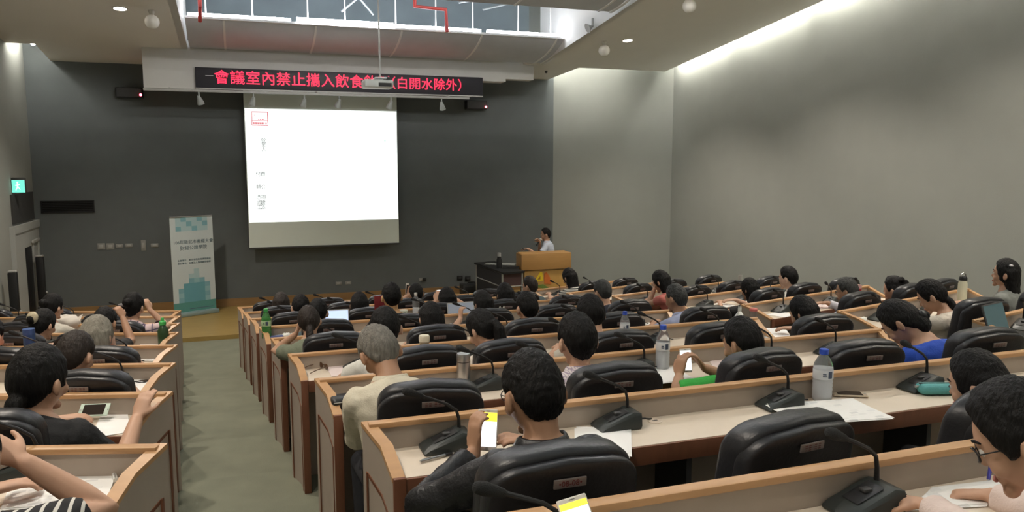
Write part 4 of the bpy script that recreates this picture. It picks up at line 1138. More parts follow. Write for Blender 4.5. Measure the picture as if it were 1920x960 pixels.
# --- wall-side block
person('woman with a long black ponytail in a cream blouse', 'R', 2, 1748, 556, d=.60, f=20, by=8, pitch=32, hair='lowpony', top='blouse', sleeve='short', sz=.98, px=.05, near=True, hs=1.05, arms={'L': (1662, 610, .24), 'R': 'desk'})
person('woman in grey with long straight hair sitting upright in profile', 'R', 2, 1886, 514, d=.62, f=14, by=4, pitch=-2, hair='long', top='grey', near=True, face=True, sz=.93, arms={'L': (1862, 598, .42), 'R': 'desk'}, extras=[('hair_clip', (-.06, -.04, .085), (.02, .02, .012), m_clip)])
person('grey haired man with glasses in a pale shirt', 'R', 3, 1588, 546, d=.56, f=18, pitch=10, hair='short', hc='iron', top='palegrey', collar='palegrey', glasses=True, face=True, skin=m_skin2, px=.0, sleeve='long', arms={'L': (1545, 590, .27), 'R': 'desk'})
person('woman with a messy bun touching her hair', 'R', 3, 1676, 542, d=.56, f=14, pitch=8, hair='mess', top='dark', sz=.95, arms={'R': (1702, 553, .40, (-.2, .3, .8), (-.8, .3, 0), .8, (1, .2, -.6)), 'L': 'desk'})
person('person with a square black haircut', 'R', 4, 1406, 543, d=.56, f=6, pitch=10, hair='fringebob', top='dark', hs=.95)
person('young man in a white shirt leaning forward', 'R', 4, 1478, 522, d=.54, f=12, pitch=8, hair='short', top='white', sleeve='long', collar='white', px=.04, hs=1.05, skin=m_skinp, face=True)
person('woman in a salmon pink top shading her face with one hand', 'R', 5, 1240, 528, d=.54, f=16, pitch=24, hair='long', top='salmon', sleeve='cap', sz=.95, px=.06, hs=1.05, arms={'L': (1228, 540, .40, (.35, .2, .8), (.6, .3, 0), .5, (-.6, .2, -1)), 'R': 'desk'})
person('woman in a black and white striped top with long hair leaning over', 'R', 7, 1068, 521, d=.55, f=6, pitch=18, hair='long', top='bwstripe', sleeve='cap', sz=.98, px=.08, hs=1.1, arms={'L': (1030, 553, .30), 'R': 'desk'})
# --- ninth row
person('woman with thin glasses and short dark hair writing in a pinkish white blouse', 'M', -1, 1922, 822, d=.50, f=34, by=18, pitch=30, hair='updo', top='pinkwhite', sleeve='long', near=True, face=True, glasses=True, sz=.95, pd=.72, hs=.95, px=.04,
       arms={'L': (1745, 950, .20, (.1, .5, -.1), (0, .3, -1), .7), 'R': (1860, 930, .16, (-.3, .6, -.1), (-.2, 0, -1), .8)})
person('woman with a glossy black bob turned away in the eighth row', 'M', 0, 1834, 722, d=.62, f=24, pitch=14, hair='sleek', top='beige', sleeve='long', near=True, hs=1.02, sz=.95, px=-.02, arms={'L': (1890, 850, .45, None, None, .5, (-1, -.6, -.3)), 'R': (1895, 800, .45)})
# --- speaker at the lectern
HS = onY(1023, 440, 14.6)
person('speaker in a white short sleeved shirt talking into a hand microphone at the lectern', None, 0, 0, 0, Hpos=HS, f=72, by=58, pitch=4, hair='short', top='cloud', sleeve='short', collar='cloud', face=True, stand=True,
       arms={'R': (HS.x - .16, HS.y - .10, HS.z - .14, (-.3, .6, .6), (-.6, .5, 0), .9, (.6, .2, -1)), 'L': (HS.x - .44, HS.y - .2, HS.z - .26, (0, 1, .05), (0, 0, -1), .5, (-.3, -.4, -1))})

# ------------------------------------------------------------------ lectern, side table, banner on the stage
m_pod = stretch(mat('lectern_wood', (0.46, 0.25, 0.085), .45, var=.12, scale=4), 1, 1, 6)
m_pod2 = stretch(mat('lectern_wood_light', (0.48, 0.28, 0.08), .5, var=.10, scale=4), 6, 1, 1)
YP = 13.95
def pz(u, v): return onY(u, v, YP)
a, b_, c_ = pz(978, 477), pz(1071, 503), pz(987, 503)
t = thing('lectern', 'light wooden lectern with a thick top and a coloured emblem on its front', 'lectern', ((a.x + b_.x) / 2, YP, .07))
w1 = (b_.x - a.x) / 2; w2 = w1 * .86; h1, h0 = a.z - .07, b_.z - .07
put('top_box', MB().rbox(-w1, w1, 0, .32, h0, h1, .008), m_pod, t)
put('reading_surface', MB().add([(-w1 + .03, .03, h1), (w1 - .03, .03, h1), (w1 - .03, .3, h1 + .012), (-w1 + .03, .3, h1 + .012), (-w1 + .03, .3, h1), (w1 - .03, .3, h1)], [(0, 1, 2, 3), (3, 2, 5, 4), (0, 3, 4), (1, 5, 2)]), m_pod, t)
put('body', MB().rbox(-w2, w2, .04, .30, .06, h0, .006), m_pod2, t)
put('plinth', MB().rbox(-w2 - .02, w2 + .02, .02, .31, 0, .07, .006), m_pod, t)
put('dark_strip', MB().box(-w2 - .01, w2 + .01, .03, .31, h0 - .012, h0), m_dark, t)  # thin dark strip round the body, just under the top box
for (o_, r_, cc) in (((-.06, .0), 0, ('emblem_yellow', (.75, .55, .02))), ((.07, -.02), 1, ('emblem_orange', (.60, .16, .03)))):
    q = pz(1018, 523); cx, cz = q.x - t.location.x, q.z - .07
    if r_ == 0: mbx = MB().prism([(cx - .17, cz - .06), (cx + .02, cz - .04), (cx + .0, cz + .13), (cx - .05, cz + .13)], .032, .04, 'y')
    else: mbx = MB().prism([(cx + .04, cz - .10), (cx + .19, cz - .12), (cx + .16, cz + .02), (cx + .09, cz + .13), (cx + .04, cz + .10)], .032, .04, 'y')
    put('emblem', mbx, mat(cc[0], cc[1], .5), t)
put('emblem', MB().prism([(cx - .22, cz - .13), (cx + .1, cz - .22), (cx + .16, cz - .2), (cx + .02, cz - .11)], .032, .04, 'y'), mat('emblem_green', (.12, .20, .04), .6), t)
put('emblem', MB().prism([(cx - .10, cz - .01), (cx - .04, cz - .01), (cx - .04, cz + .06)], .030, .032, 'y'), mat('emblem_brown', (.30, .16, .02), .6), t)

# hand microphone and pointer held by the speaker
root_, HM_, o0_, fw_, rt_ = PEOPLE['speaker in a white short sleeved shirt talking into a hand microphone at the lectern']
HW = HS
t = thing('hand_microphone', 'black hand microphone held to the mouth of the speaker', 'microphone', HW + Vector((-.19, -.09, -.12)))
put('handle', MB().tube([(-.05, -.01, -.085), (.02, .0, .0)], [.013, .017], 10), m_micb, t)
put('grille', MB().ell((.045, .003, .035), .026, .026, .028), m_grey, t)
t = thing('laser_pointer', 'small dark pointer in the outstretched hand of the speaker', 'pointer', HW + Vector((-.50, -.24, -.25)))
put('barrel', MB().tube([(0, 0, 0), (-.11, -.03, .012)], .011, 8), m_micb, t); put('tip', MB().tube([(-.11, -.03, .012), (-.125, -.034, .014)], .007, 8), m_steel, t)
root_, HM_, o0_, fw_, rt_ = PEOPLE['man in a black jacket with cropped black hair tapping a phone']

YT = 14.1
q = [onY(u, v, YT) for u, v in ((890, 494), (945, 510), (985, 508))]
t = thing('folding_table', 'black topped folding table with pale metal legs beside the lectern', 'table', (0, 0, .07))
A = onZ(889, 492, .74 + .07); B = onZ(943, 511, .81); C_ = onZ(984, 508, .81); D_ = A + (C_ - B)
tz = .74
put('table_top', MB().prism([(A.x, A.y), (B.x, B.y), (C_.x, C_.y), (D_.x, D_.y)], tz - .035, tz), m_black, t)
m_leg = mat('table_leg_metal', (.42, .43, .41), .4, .3)
cen = (A + B + C_ + D_) / 4
ins = [cen + (x - cen) * .9 for x in (A, B, C_, D_)]
for x in ins: put('leg', MB().tube([(x.x, x.y, 0), (x.x, x.y, tz - .03)], .018, 8), m_leg, t)
for i, j in ((1, 2), (0, 1), (0, 3)): put('crossbar', MB().tube([(ins[i].x, ins[i].y, .45), (ins[j].x, ins[j].y, .45)], .012, 8), m_leg, t)
put('apron', MB().prism([(ins[0].x, ins[0].y), (ins[1].x, ins[1].y), (ins[1].x + .01, ins[1].y), (ins[0].x + .01, ins[0].y)], .1, tz - .05), mat('table_cloth_dark', (.03, .03, .035), .9), t)
put('apron', MB().prism([(ins[1].x, ins[1].y), (ins[2].x, ins[2].y), (ins[2].x, ins[2].y + .01), (ins[1].x, ins[1].y + .01)], .47, tz - .05), mat('table_apron', (.09, .05, .05), .9), t)
c0 = cen + Vector((0, 0, 0)); tt = .81
t = thing('desk_bottle', 'dark flask with a pale cap on the black folding table', 'bottle', Vector((onZ(936, 503, tt).x, onZ(936, 503, tt).y, tt + .001)))
put('flask', MB().lathe([(.001, 0), (.055, 0), (.055, .16), (.04, .20), (.04, .23), (.001, .23)], 16), m_black, t); put('cap', MB().lathe([(.001, .23), (.035, .23), (.035, .30), (.001, .30)], 16), m_grey, t)
x = onZ(948, 496, tt); t = thing('document', 'pale document lying open on the black folding table', 'paper', (x.x, x.y, tt + .001), R(-30))
put('sheet', MB().rbox(-.2, .2, -.14, .14, 0, .012, .004), mat('doc_pale', (.36, .37, .35), .8), t); put('sheet', MB().rbox(-.42, -.22, -.12, .12, 0, .008, .003), mat('doc_pale2', (.28, .29, .27), .8), t)
x = onZ(958, 502, tt); t = thing('laptop', 'closed dark laptop at the lectern end of the folding table', 'laptop', (x.x, x.y, tt + .001), R(-20))
put('base', MB().rbox(-.16, .16, -.11, .11, 0, .014, .005), m_dark, t); put('lid', MB().rbox(-.16, .16, -.11, .11, .015, .024, .004), m_black, t)
for u, v, w in ((862, 521, 'first'), (877, 522, 'second, beside the table')):
    x = onY(u, v, YF); t = thing('wall_socket', 'dark wall socket low behind the folding table, ' + w, 'socket', (x.x, YF, x.z), 0, 'dark sockets near the lectern')
    put('plate', MB().rbox(-.06, .06, -.02, 0, -.05, .05, .006), m_black, t); put('outlet', MB().rbox(-.03, .03, -.026, -.018, -.02, .02, .004), m_dark, t)
x = onZ(872, 548, .07); t = thing('equipment_box', 'low dark equipment box on the stage floor left of the folding table', 'box', (x.x, 15.4, .07))
put('case', MB().rbox(-.22, .22, -.15, .15, 0, .26, .02), m_dark, t); put('panel', MB().rbox(-.19, .19, -.158, -.148, .04, .22, .005), m_black, t); put('handle', MB().tube([(-.08, 0, .26), (-.07, 0, .29), (.07, 0, .29), (.08, 0, .26)], .01, 8), m_black, t)

bl, br, tl_, tr_ = onZ(347, 592, .09), onZ(402, 584, .09), None, None
ex_ = Vector((br.x - bl.x, br.y - bl.y, 0)); bw = ex_.length / 2
mid = (bl + br) / 2; ang = math.atan2(ex_.y, ex_.x)
# the banner stands parallel to its foot; its height follows from the top corners
dist = mid.y
ht = onY(352, 406, dist).z
t = thing('rollup_banner', 'tall white and teal roll-up banner with Chinese lettering standing on the stage', 'banner', (mid.x - .07, mid.y, .07), ang)
bw *= 1.42
m_ban = mat('banner_white', (.60, .66, .66), .7)
h = ht - .07
put('banner_sheet', MB().box(-bw, bw, -.003, .003, .07, h), m_ban, t)
put('foot_case', MB().rbox(-bw - .02, bw + .02, -.09, .09, 0, .075, .015), mat('banner_foot', (.32, .42, .42), .4, .4), t)
put('top_bar', MB().rbox(-bw, bw, -.012, .012, h - .012, h + .012, .004), m_steel, t)
put('support_pole', MB().tube([(0, .04, .05), (0, .015, h)], .01, 8), m_steel, t)
tc = [mat('banner_teal_%d' % i, c, .7) for i, c in enumerate(((.30, .52, .55), (.14, .36, .42), (.22, .44, .50), (.10, .30, .26), (.42, .58, .60)))]
random.seed(3)
pat = MB()
nx, nz = 8, 20; cw = 2 * bw / nx; chh = (h - .08) / nz
for i in range(nx):
    for j in range(nz):
        z = .08 + j * chh; cx_ = abs(i - 3.9)
        pr_ = (j < 8.5 - cx_ * 1.4 - (1.5 if i in (0,) else 0)) and not (i == 7) or (j < 2)
        top_ = j >= 17 and 1 <= i <= 6
        if True:
            ci = (4 if top_ and (i + j) % 3 else 2) if top_ else (3 if j < 2 else (1 if cx_ < 2 and j < 6 else (2 if (i + j) % 2 else 0)))
            if j >= 7 and not top_: ci = 4
            if not (pr_ or top_): ci = 5
            pat.cur = ci; pat.box(-bw + i * cw, -bw + (i + 1) * cw, -.0045, -.0025, z, z + chh)
put('printed_pattern', pat, tc + [m_ban], t)
m_btxt = mat('banner_text', (.10, .16, .20), .7)
for s, zf, sz_ in (('106年新北市產經大會', .745, .155), ('財經公證學院', .685, .165), ('主辦單位：新北市政府經濟發展局', .565, .082), ('執行單位：財團法人管理顧問協會', .533, .082)):
    text('banner_lettering', s, sz_ * 2 * bw / 1.75 * 1.12, m_btxt, t, Matrix.Translation((0.02, -.006, h * zf)) @ WALLTXT, .001)
put('small_print', MB().box(-.1, bw * .85, -.006, -.0045, .12, .135), m_btxt, t)

# ------------------------------------------------------------------ papers
def paper_mat(name, density, seed, tint=(.90, .89, .86)):
    m = mat(name, tint, .8); nt = m.node_tree; b = nt.nodes['Principled BSDF']
    tcn = nt.nodes.new('ShaderNodeTexCoord'); br_ = nt.nodes.new('ShaderNodeTexBrick'); mp = nt.nodes.new('ShaderNodeMapping')
    mp.inputs['Location'].default_value = (seed, seed * .7, 0)
    nt.links.new(tcn.outputs['Object'], mp.inputs['Vector']); nt.links.new(mp.outputs[0], br_.inputs['Vector'])
    br_.inputs['Scale'].default_value = 9; br_.inputs['Mortar Size'].default_value = .035; br_.inputs['Bias'].default_value = density
    br_.inputs['Color1'].default_value = (*tint, 1); br_.inputs['Color2'].default_value = (.36, .37, .39, 1); br_.inputs['Mortar'].default_value = (*tint, 1)
    br_.inputs['Brick Width'].default_value = .42; br_.inputs['Row Height'].default_value = .22
    nt.links.new(br_.outputs['Color'], b.inputs['Base Color']); return m
m_pap = [paper_mat('printed_paper_%d' % i, -.62 - .06 * (i % 3), i * 1.37) for i in range(4)] + [mat('blank_paper', (.90, .89, .87), .8), mat('pink_paper', (.78, .66, .64), .8), mat('warm_paper', (.74, .69, .60), .8)]
def sheets(label, corners, k=None, z=None, m=4, n=1, curl=0.0, name='paper'):
    """corners: four pixel corners of the sheet on the table top, near-left first, going round"""
    z0 = (FZ(k) + TOP if z is None else z) + .0025
    P4 = [onZ(u, v, z0) for u, v in corners]; c = sum(P4, Vector()) / 4
    t = thing(name, label, 'paper', c)
    for q in range(n):
        mb = MB(); N_ = 7; rs = []; dz = .0022 * q; off = Vector((.012 * q, .008 * q, 0)) if q else Vector()
        for i in range(N_):
            a = i / (N_ - 1); L = P4[0].lerp(P4[3], a) - c + off; Rr = P4[1].lerp(P4[2], a) - c + off
            bend = curl * (a - .0) ** 3 if curl else 0
            rs.append([L + Vector((0, 0, dz + bend)), Rr + Vector((0, 0, dz + bend * .4)), Rr + Vector((0, 0, dz + bend * .4 + .0015)), L + Vector((0, 0, dz + bend + .0015))])
        put('sheet', mb.rings(rs, smooth=False), m_pap[m], t, sharp=None)
    return t
sheets('white sheet on the desk right of the black jacket man', [(1078, 840), (1181, 860), (1180, 806), (1077, 803)], 0, m=4, n=2)
sheets('printed handouts on the desk behind the empty chair, below the water bottle', [(1520, 796), (1676, 786), (1598, 753), (1435, 768)], 0, m=0, n=2, curl=.02)
sheets('handout in front of the plaid shirt man, under the bottle', [(1225, 722), (1300, 712), (1262, 690), (1172, 694)], 1, m=4, n=2)
sheets('folded sheet between the green shirt man and his neighbour', [(1345, 698), (1372, 690), (1356, 672), (1330, 678)], 1, m=5)
sheets('pink tinted sheet at the aisle end of the sixth row', [(622, 706), (678, 699), (660, 682), (610, 686)], 2, m=5)
sheets('sheet beside the ponytail woman, left of the steel flask', [(848, 688), (880, 684), (868, 665), (828, 670)], 2, m=4)
sheets('sheet before the man in the beige shirt', [(1150, 664), (1205, 656), (1190, 648), (1128, 652)], 2, m=4)
sheets('handout on the desk left of the woman with the rounded bob', [(1436, 636), (1482, 631), (1470, 616), (1424, 617)], 2, m=1, n=2)
sheets('thin sheet before the man in the pale blue shirt', [(1200, 611), (1255, 606), (1244, 600), (1215, 601)], 3, m=4)
sheets('white card on the fifth row desk behind the laptop user', [(642, 627), (660, 625), (655, 620), (641, 621)], 4, m=4)
sheets('sheet on the fourth row desk before the dark patterned shirt', [(952, 604), (985, 601), (980, 596), (950, 598)], 4, m=6)
sheets('two printed sheets spread behind the pale blue shirt man', [(1318, 585), (1372, 574), (1352, 567), (1300, 572)], 4, m=0, n=2) if False else None
x = row('R', 5, 1.1, .18, TOP)
def rsheet(label, b, k, x, d, w, dpt, rz, m, n=1):
    p = row(b, k, x, d, TOP + .0025); th = BLK[b][1]
    t = thing('paper', label, 'paper', p, th + R(rz))
    for q in range(n): put('sheet', MB().rbox(-w / 2 + .012 * q, w / 2 + .012 * q, -dpt / 2 + .008 * q, dpt / 2 + .008 * q, .0022 * q, .0022 * q + .0016, .0004), m_pap[m], t, sharp=None)
    return t
def rx(b, k, d, u, v):
    p0_, th = BLK[b]; q = at(b, k, d, u, v); return (q.x - p0_(k)[0]) * math.cos(th) + (q.y - p0_(k)[1]) * math.sin(th)
rsheet('printed sheets hanging over the desk edge right of the pale blue shirt man', 'R', 4, rx('R', 4, .18, 1345, 577), .20, .34, .22, 6, 1, 2)
rsheet('printed sheet before the square haircut', 'R', 4, rx('R', 4, .16, 1392, 566), .16, .24, .19, -8, 2)
rsheet('sheet under the elbow of the salmon pink woman', 'R', 5, rx('R', 5, .18, 1218, 566), .18, .34, .21, 6, 4)
rsheet('pinkish sheet before the grey haired man with glasses', 'R', 3, rx('R', 3, .16, 1545, 572), .17, .38, .20, -8, 5, 2)
rsheet('sheet left of the woman with the rounded bob on the wall-side desk', 'R', 3, rx('R', 3, .2, 1465, 588), .2, .25, .2, 10, 4)
rsheet('handouts on the desk behind the pale flask', 'R', 2, rx('R', 2, .17, 1832, 576), .17, .40, .21, -3, 0, 2)
rsheet('white sheet under the cream blouse elbow', 'R', 2, rx('R', 2, .16, 1665, 605), .16, .25, .2, 8, 4)
rsheet('sheet beside the striped woman on the front desk', 'R', 7, rx('R', 7, .16, 1145, 533), .16, .28, .2, 10, 6)
# door-side desks
sheets('large printed handout under the bare forearm in the eighth row', [(0, 958), (190, 945), (212, 889), (20, 905)], 0, m=0, n=2)
sheets('sheet beside the woman in the black T-shirt', [(170, 822), (243, 810), (240, 776), (190, 776)], 1, m=4)
sheets('scattered white handouts on the sixth row desk near the aisle', [(195, 737), (283, 733), (285, 706), (215, 708)], 2, m=1, n=2, curl=.015)
sheets('crumpled white page propped on the handouts', [(185, 725), (230, 722), (238, 704), (192, 708)], 2, m=4, curl=.05)
sheets('white sheet before the red sleeve', [(232, 676), (262, 676), (258, 662), (235, 664)], 3, m=4, curl=.03)
sheets('printed handout near the aisle on the fifth row desk', [(258, 677), (300, 677), (302, 668), (262, 668)], 3, m=0)
sheets('narrow sheet near the aisle on the fourth row desk', [(262, 647), (297, 646), (298, 641), (264, 641)], 4, m=4)
sheets('pale sheet on the fourth row desk under the forearm', [(225, 647), (250, 647), (248, 640), (230, 640)], 4, m=6)
sheets('handouts under the writing hand of the woman with glasses', [(1700, 958), (1850, 950), (1880, 905), (1745, 925)], -1, m=2, n=2, curl=.01)

# ------------------------------------------------------------------ phones
m_scrn = mat('phone_screen_white', (.8, .8, .85), .2, emit=(.9, .92, 1.0), es=.75)
m_yel = mat('phone_yellow', (.9, .7, .05), .3, emit=(1.0, .8, .05), es=.55)
m_off = mat('phone_glass_off', (.03, .022, .018), .12)
m_pw = mat('phone_white', (.72, .68, .62), .35)
m_pg = mat('phone_gold', (.66, .55, .42), .35, .3)
def phone(label, M, w=.072, h=.148, body=None, scr='white', yellow=0.0):
    """M places the phone: x right, z up, screen looks to -y"""
    t = thing('phone', label, 'phone'); t.matrix_world = M
    put('case', MB().rbox(-w / 2, w / 2, 0, .008, -h / 2, h / 2, .007, 3), body or m_pw, t)
    s = m_scrn if scr == 'white' else m_off
    z1 = h * .42 - yellow * h
    ww = .45 if scr == 'white' else .40
    if scr != 'white': z1 = h * .36
    sc_ = put('screen', MB().box(-w * ww, w * ww, -.0012, -.0002, -h * (.40 if scr == 'white' else .36), z1), s, t)
    if yellow: put('screen_banner', MB().box(-w * .45, w * .45, -.0013, -.0002, z1, h * .42), m_yel, sc_)
    put('speaker_slot', MB().rbox(-w * .1, w * .1, -.0012, 0, h * .455, h * .465, .0005), m_dark, t)
    put('home_button', MB().lathe([(.001, -.001), (.006, -.001), (.006, .0004), (.001, .0004)], 12, (0, -.0006, -h * .45), Matrix.Rotation(PI / 2, 4, 'X')), m_grey, t)
    return t
def PM(p, rz=0, rx_=0, ry=0): return Matrix.Translation(p) @ Matrix.Rotation(R(rz), 4, 'Z') @ Matrix.Rotation(R(rx_), 4, 'X') @ Matrix.Rotation(R(ry), 4, 'Y')
phone('white phone with a yellow and white screen in the hands of the black jacket man', PM(at('M', 0, .36, 914, 806), -12, -22, 5), .070, .142, yellow=.22)
phone('white phone with a bright split screen held by the green shirt man', PM(at('M', 1, .33, 1286, 676), -22, -10, -3), .066, .135)
phone('glowing phone at the desk edge of the ninth row, bottom of the view', PM(onZ(1083, 984, RZ(-1) + .02) + Vector((0, -.02, .0)), -14, -35, -14), .072, .145, yellow=.10)
phone('white and gold phone lying dark beside the tall water bottle', PM(onZ(1592, 737, FZ(0) + TOP + .0115), 62, -90, 0), .078, .155, m_pg, 'off')
phone('phone with a lit screen raised over the black bob in the third row', PM(at('M', 5, .26, 829, 549), 0, 0, 88), .075, .15)
phone('phone raised by the crop haired person in the second row', PM(at('M', 6, .30, 764, 542), 50, 0, 8), .075, .15, scr='off')
phone('white phone pressed to the ear of the woman with grey hair', PM(at('L', 3, .47, 208, 650), 80, 0, 10), .07, .145, scr='off')
phone('dark phone with a pale edge near the aisle on the sixth row desk', PM(onZ(279, 711, FZ(2) + TOP + .008), -40, -90, 0), .08, .15, m_black, 'off')
phone('pale green cased phone standing on the seventh row desk', PM(onZ(176, 768, FZ(1) + TOP + .055), -17, -50, 88), .07, .14, mat('case_mint', (.55, .66, .55), .5), 'off')
phone('small grey phone under the raised forearm, fourth row', PM(onZ(238, 632, FZ(4) + TOP + .012), -40, -80, 0), .07, .14, m_black, 'off')
x = at('M', 4, .28, 712, 571)
t = thing('red_folder', 'dark red folder held up left of the shaved nape', 'folder', x, R(8))
put('cover', MB().rbox(-.055, .055, -.004, .004, -.085, .085, .004), mat('folder_red', (.22, .02, .025), .5), t); put('pages', MB().rbox(-.05, .05, .004, .012, -.08, .08, .002), m_pap[4], t)

# ------------------------------------------------------------------ bottles, flasks, cups
m_pet = mat('clear_plastic', (.86, .88, .90), .12, trans=.85, spec=.5)
m_pet.node_tree.nodes['Principled BSDF'].inputs['IOR'].default_value = 1.12
m_water = mat('cloudy_water', (.92, .93, .95), .35, trans=.3)
m_cap = mat('blue_cap', (.04, .10, .55), .4)
m_lab = mat('bottle_label', (.62, .64, .66), .5)
m_labd = mat('bottle_label_dark', (.05, .07, .12), .5)
m_gpet = mat('green_plastic', (.12, .42, .12), .15, trans=.6)
m_gcap = mat('green_cap', (.06, .40, .10), .4)
m_whitep = mat('white_plastic', (.74, .74, .70), .45)
def bottle(label, p, H=.23, r=.032, body=None, cap=None, lab=True, fill=.75, fillm=None, labm=None):
    t = thing('water_bottle', label, 'bottle', p)
    rib = [(.001, 0), (r * .85, .0), (r, .012)]
    for i in range(5): z = H * (.10 + .075 * i); rib += [(r, z), (r * .95, z + H * .02), (r, z + H * .04)]
    prof = rib + [(r, H * .62), (r * .92, H * .72), (r * .62, H * .83), (r * .40, H * .89), (r * .40, H * .92), (.001, H * .92)]
    put('plastic_shell', MB().lathe(prof, 24), body or m_pet, t, sharp=None)
    if fill: put('water', MB().lathe([(.001, .004), (r * .86, .004), (r * .92, H * .1), (r * .92, H * fill * .85), (.001, H * fill * .85)], 20), fillm or m_water, t, sharp=None)
    if lab:
        put('label_band', MB().lathe([(r * 1.012, H * .46), (r * 1.012, H * .62)], 24), labm or m_lab, t, sharp=None) if False else put('label_band', MB().rings([[Vector((r * s * math.cos(a), r * s * math.sin(a), z)) for a in [2 * PI * j / 24 for j in range(24)]] for s, z in ((1.004, H * .44), (1.015, H * .445), (1.015, H * .615), (1.004, H * .62))], cap=False), labm or m_lab, t, sharp=None)
        mk = MB()
        for i, (a0, a1, za, zb) in enumerate(((-1.75, -1.25, .47, .60), (-2.3, -1.9, .50, .52), (-2.3, -1.95, .54, .56))):
            mk.rings([[Vector((r * s * math.cos(a0 + (a1 - a0) * j / 6), r * s * math.sin(a0 + (a1 - a0) * j / 6), z)) for j in range(7)] for s, z in ((1.022, H * za), (1.022, H * zb))], cap=False)
        put('label_print', mk, m_labd, t, fix=False, sharp=None)
    put('cap', MB().lathe([(.001, H * .905), (r * .46, H * .905), (r * .46, H), (r * .40, H * 1.005), (.001, H * 1.005)], 20), cap or m_cap, t)
    return t
def tp(k, u, v): return ont(k, u, v, .0025, .065)
bottle('tall clear water bottle with a blue cap on the eighth row desk', tp(0, 1541, 745), .24, .044)
bottle('frosted water bottle with a blue cap beside the green shirt man', tp(1, 1242, 686), .265, .042, lab=True, fill=.70, labm=mat('label_white', (.66, .66, .66), .5))
bottle('small water bottle with a blue cap before the beige shirt man', tp(2, 1171, 636), .25, .038)
bottle('green soda bottle standing at the aisle end of the fourth row desk', tp(4, 500, 626), .29, .045, m_gpet, m_gcap, True, .8, mat('green_drink', (.14, .42, .10), .3), mat('label_green', (.45, .62, .35), .5))
bottle('little clear bottle with a white cap on the third row desk', tp(5, 780, 583), .30, .040, None, m_whitep, False, .5)
def lathed(name, cat, label, p, parts):
    t = thing(name, label, cat, p)
    for nm, prof, m in parts: put(nm, MB().lathe(prof, 24), m, t)
    return t
lathed('thermos', 'flask', 'brushed steel flask standing behind the desk front of the seventh row', tp(1, 869, 708), [('body', [(.001, 0), (.036, 0), (.037, .006), (.037, .15), (.001, .15)], m_steel), ('lid', [(.001, .15), (.036, .15), (.037, .16), (.037, .19), (.034, .196), (.001, .196)], m_steel), ('ring', [(.001, .149), (.0375, .149), (.0375, .153), (.001, .153)], m_dark)])
lathed('thermos', 'flask', 'slim flask with a cream lid on the sixth row desk', tp(2, 796, 672), [('body', [(.001, 0), (.034, 0), (.034, .14), (.001, .14)], mat('thermos_champagne', (.42, .38, .29), .35, .7)), ('lid', [(.001, .14), (.038, .14), (.039, .17), (.034, .182), (.001, .184)], mat('cream_lid', (.72, .66, .52), .5))])
lathed('thermos', 'flask', 'dark blue flask behind the woman in the black T-shirt', tp(3, 58, 676), [('body', [(.001, 0), (.040, 0), (.042, .21), (.001, .21)], mat('flask_blue', (.03, .08, .22), .35)), ('lid', [(.001, .21), (.042, .21), (.043, .25), (.001, .253)], mat('flask_blue_lid', (.05, .11, .30), .4))])
q = row('R', 2, rx('R', 2, .13, 1803, 565), .13, TOP + .0025)
t = lathed('thermos', 'flask', 'tall pale cream flask with a dark loop lid by the wall-side seats', q, [('body', [(.001, 0), (.040, 0), (.042, .01), (.042, .20), (.034, .235), (.001, .235)], mat('flask_cream', (.66, .66, .50), .4)), ('lid', [(.001, .235), (.036, .235), (.036, .262), (.028, .275), (.001, .277)], m_black)])
put('carry_loop', MB().tube([(-.03, 0, .27), (-.028, 0, .295), (0, 0, .31), (.028, 0, .295), (.03, 0, .27)], .006, 8), m_steel, t)
q = row('R', 3, rx('R', 3, .2, 1607, 584), .2, TOP + .0025)
lathed('drink_bottle', 'bottle', 'red squat drink bottle with a narrow neck before the rounded bob', q, [('body', [(.001, 0), (.052, 0), (.056, .02), (.054, .085), (.036, .115), (.001, .118)], mat('bottle_red', (.45, .06, .06), .35)), ('neck', [(.001, .116), (.034, .116), (.034, .15), (.001, .15)], mat('bottle_red_cap', (.40, .05, .06), .4)), ('cap', [(.001, .15), (.036, .15), (.034, .185), (.001, .187)], mat('bottle_pink_cap', (.58, .35, .33), .4))])
q = row('M', 3, rx('M', 3, .17, 1411, 592), .17, TOP + .0025)
q = tp(3, 1412, 602)
lathed('tumbler', 'cup', 'clear tumbler with a red lid near the second aisle', q, [('glass', [(.001, 0), (.030, 0), (.036, .10), (.001, .10)], mat('tumbler_glass', (.40, .34, .30), .2, trans=.4)), ('lid', [(.001, .10), (.039, .10), (.039, .118), (.033, .126), (.001, .126)], mat('lid_coral', (.62, .16, .14), .4))])
q = row('R', 4, rx('R', 4, .2, 1443, 556), .2, TOP + .0025)
t = lathed('paper_cup', 'cup', 'white paper cup with a straw beside the square black haircut', q, [('cup', [(.001, 0), (.034, 0), (.046, .115), (.001, .115)], m_whitep), ('lid', [(.001, .115), (.049, .115), (.049, .125), (.04, .132), (.001, .132)], m_whitep)])
put('straw', MB().tube([(.0, 0, .13), (.015, 0, .21)], .005, 8), m_dark, t)
q = row('R', 5, 1.62, .16, TOP + .0025); q = row('R', 5, rx('R', 5, .16, 1387, 553), .16, TOP + .0025)
lathed('tall_can', 'can', 'tall pale can left of the square black haircut', q, [('body', [(.001, 0), (.030, 0), (.032, .01), (.032, .20), (.001, .20)], m_grey), ('rim', [(.001, .20), (.028, .20), (.028, .21), (.001, .21)], m_steel)])
lathed('paper_cup', 'cup', 'small pale cup beside the shaved nape', tp(5, 757, 586), [('cup', [(.001, 0), (.030, 0), (.044, .10), (.001, .10)], mat('cup_mint', (.50, .58, .50), .5)), ('rim', [(.001, .10), (.047, .10), (.047, .108), (.001, .108)], mat('cup_lid', (.62, .64, .55), .5))])
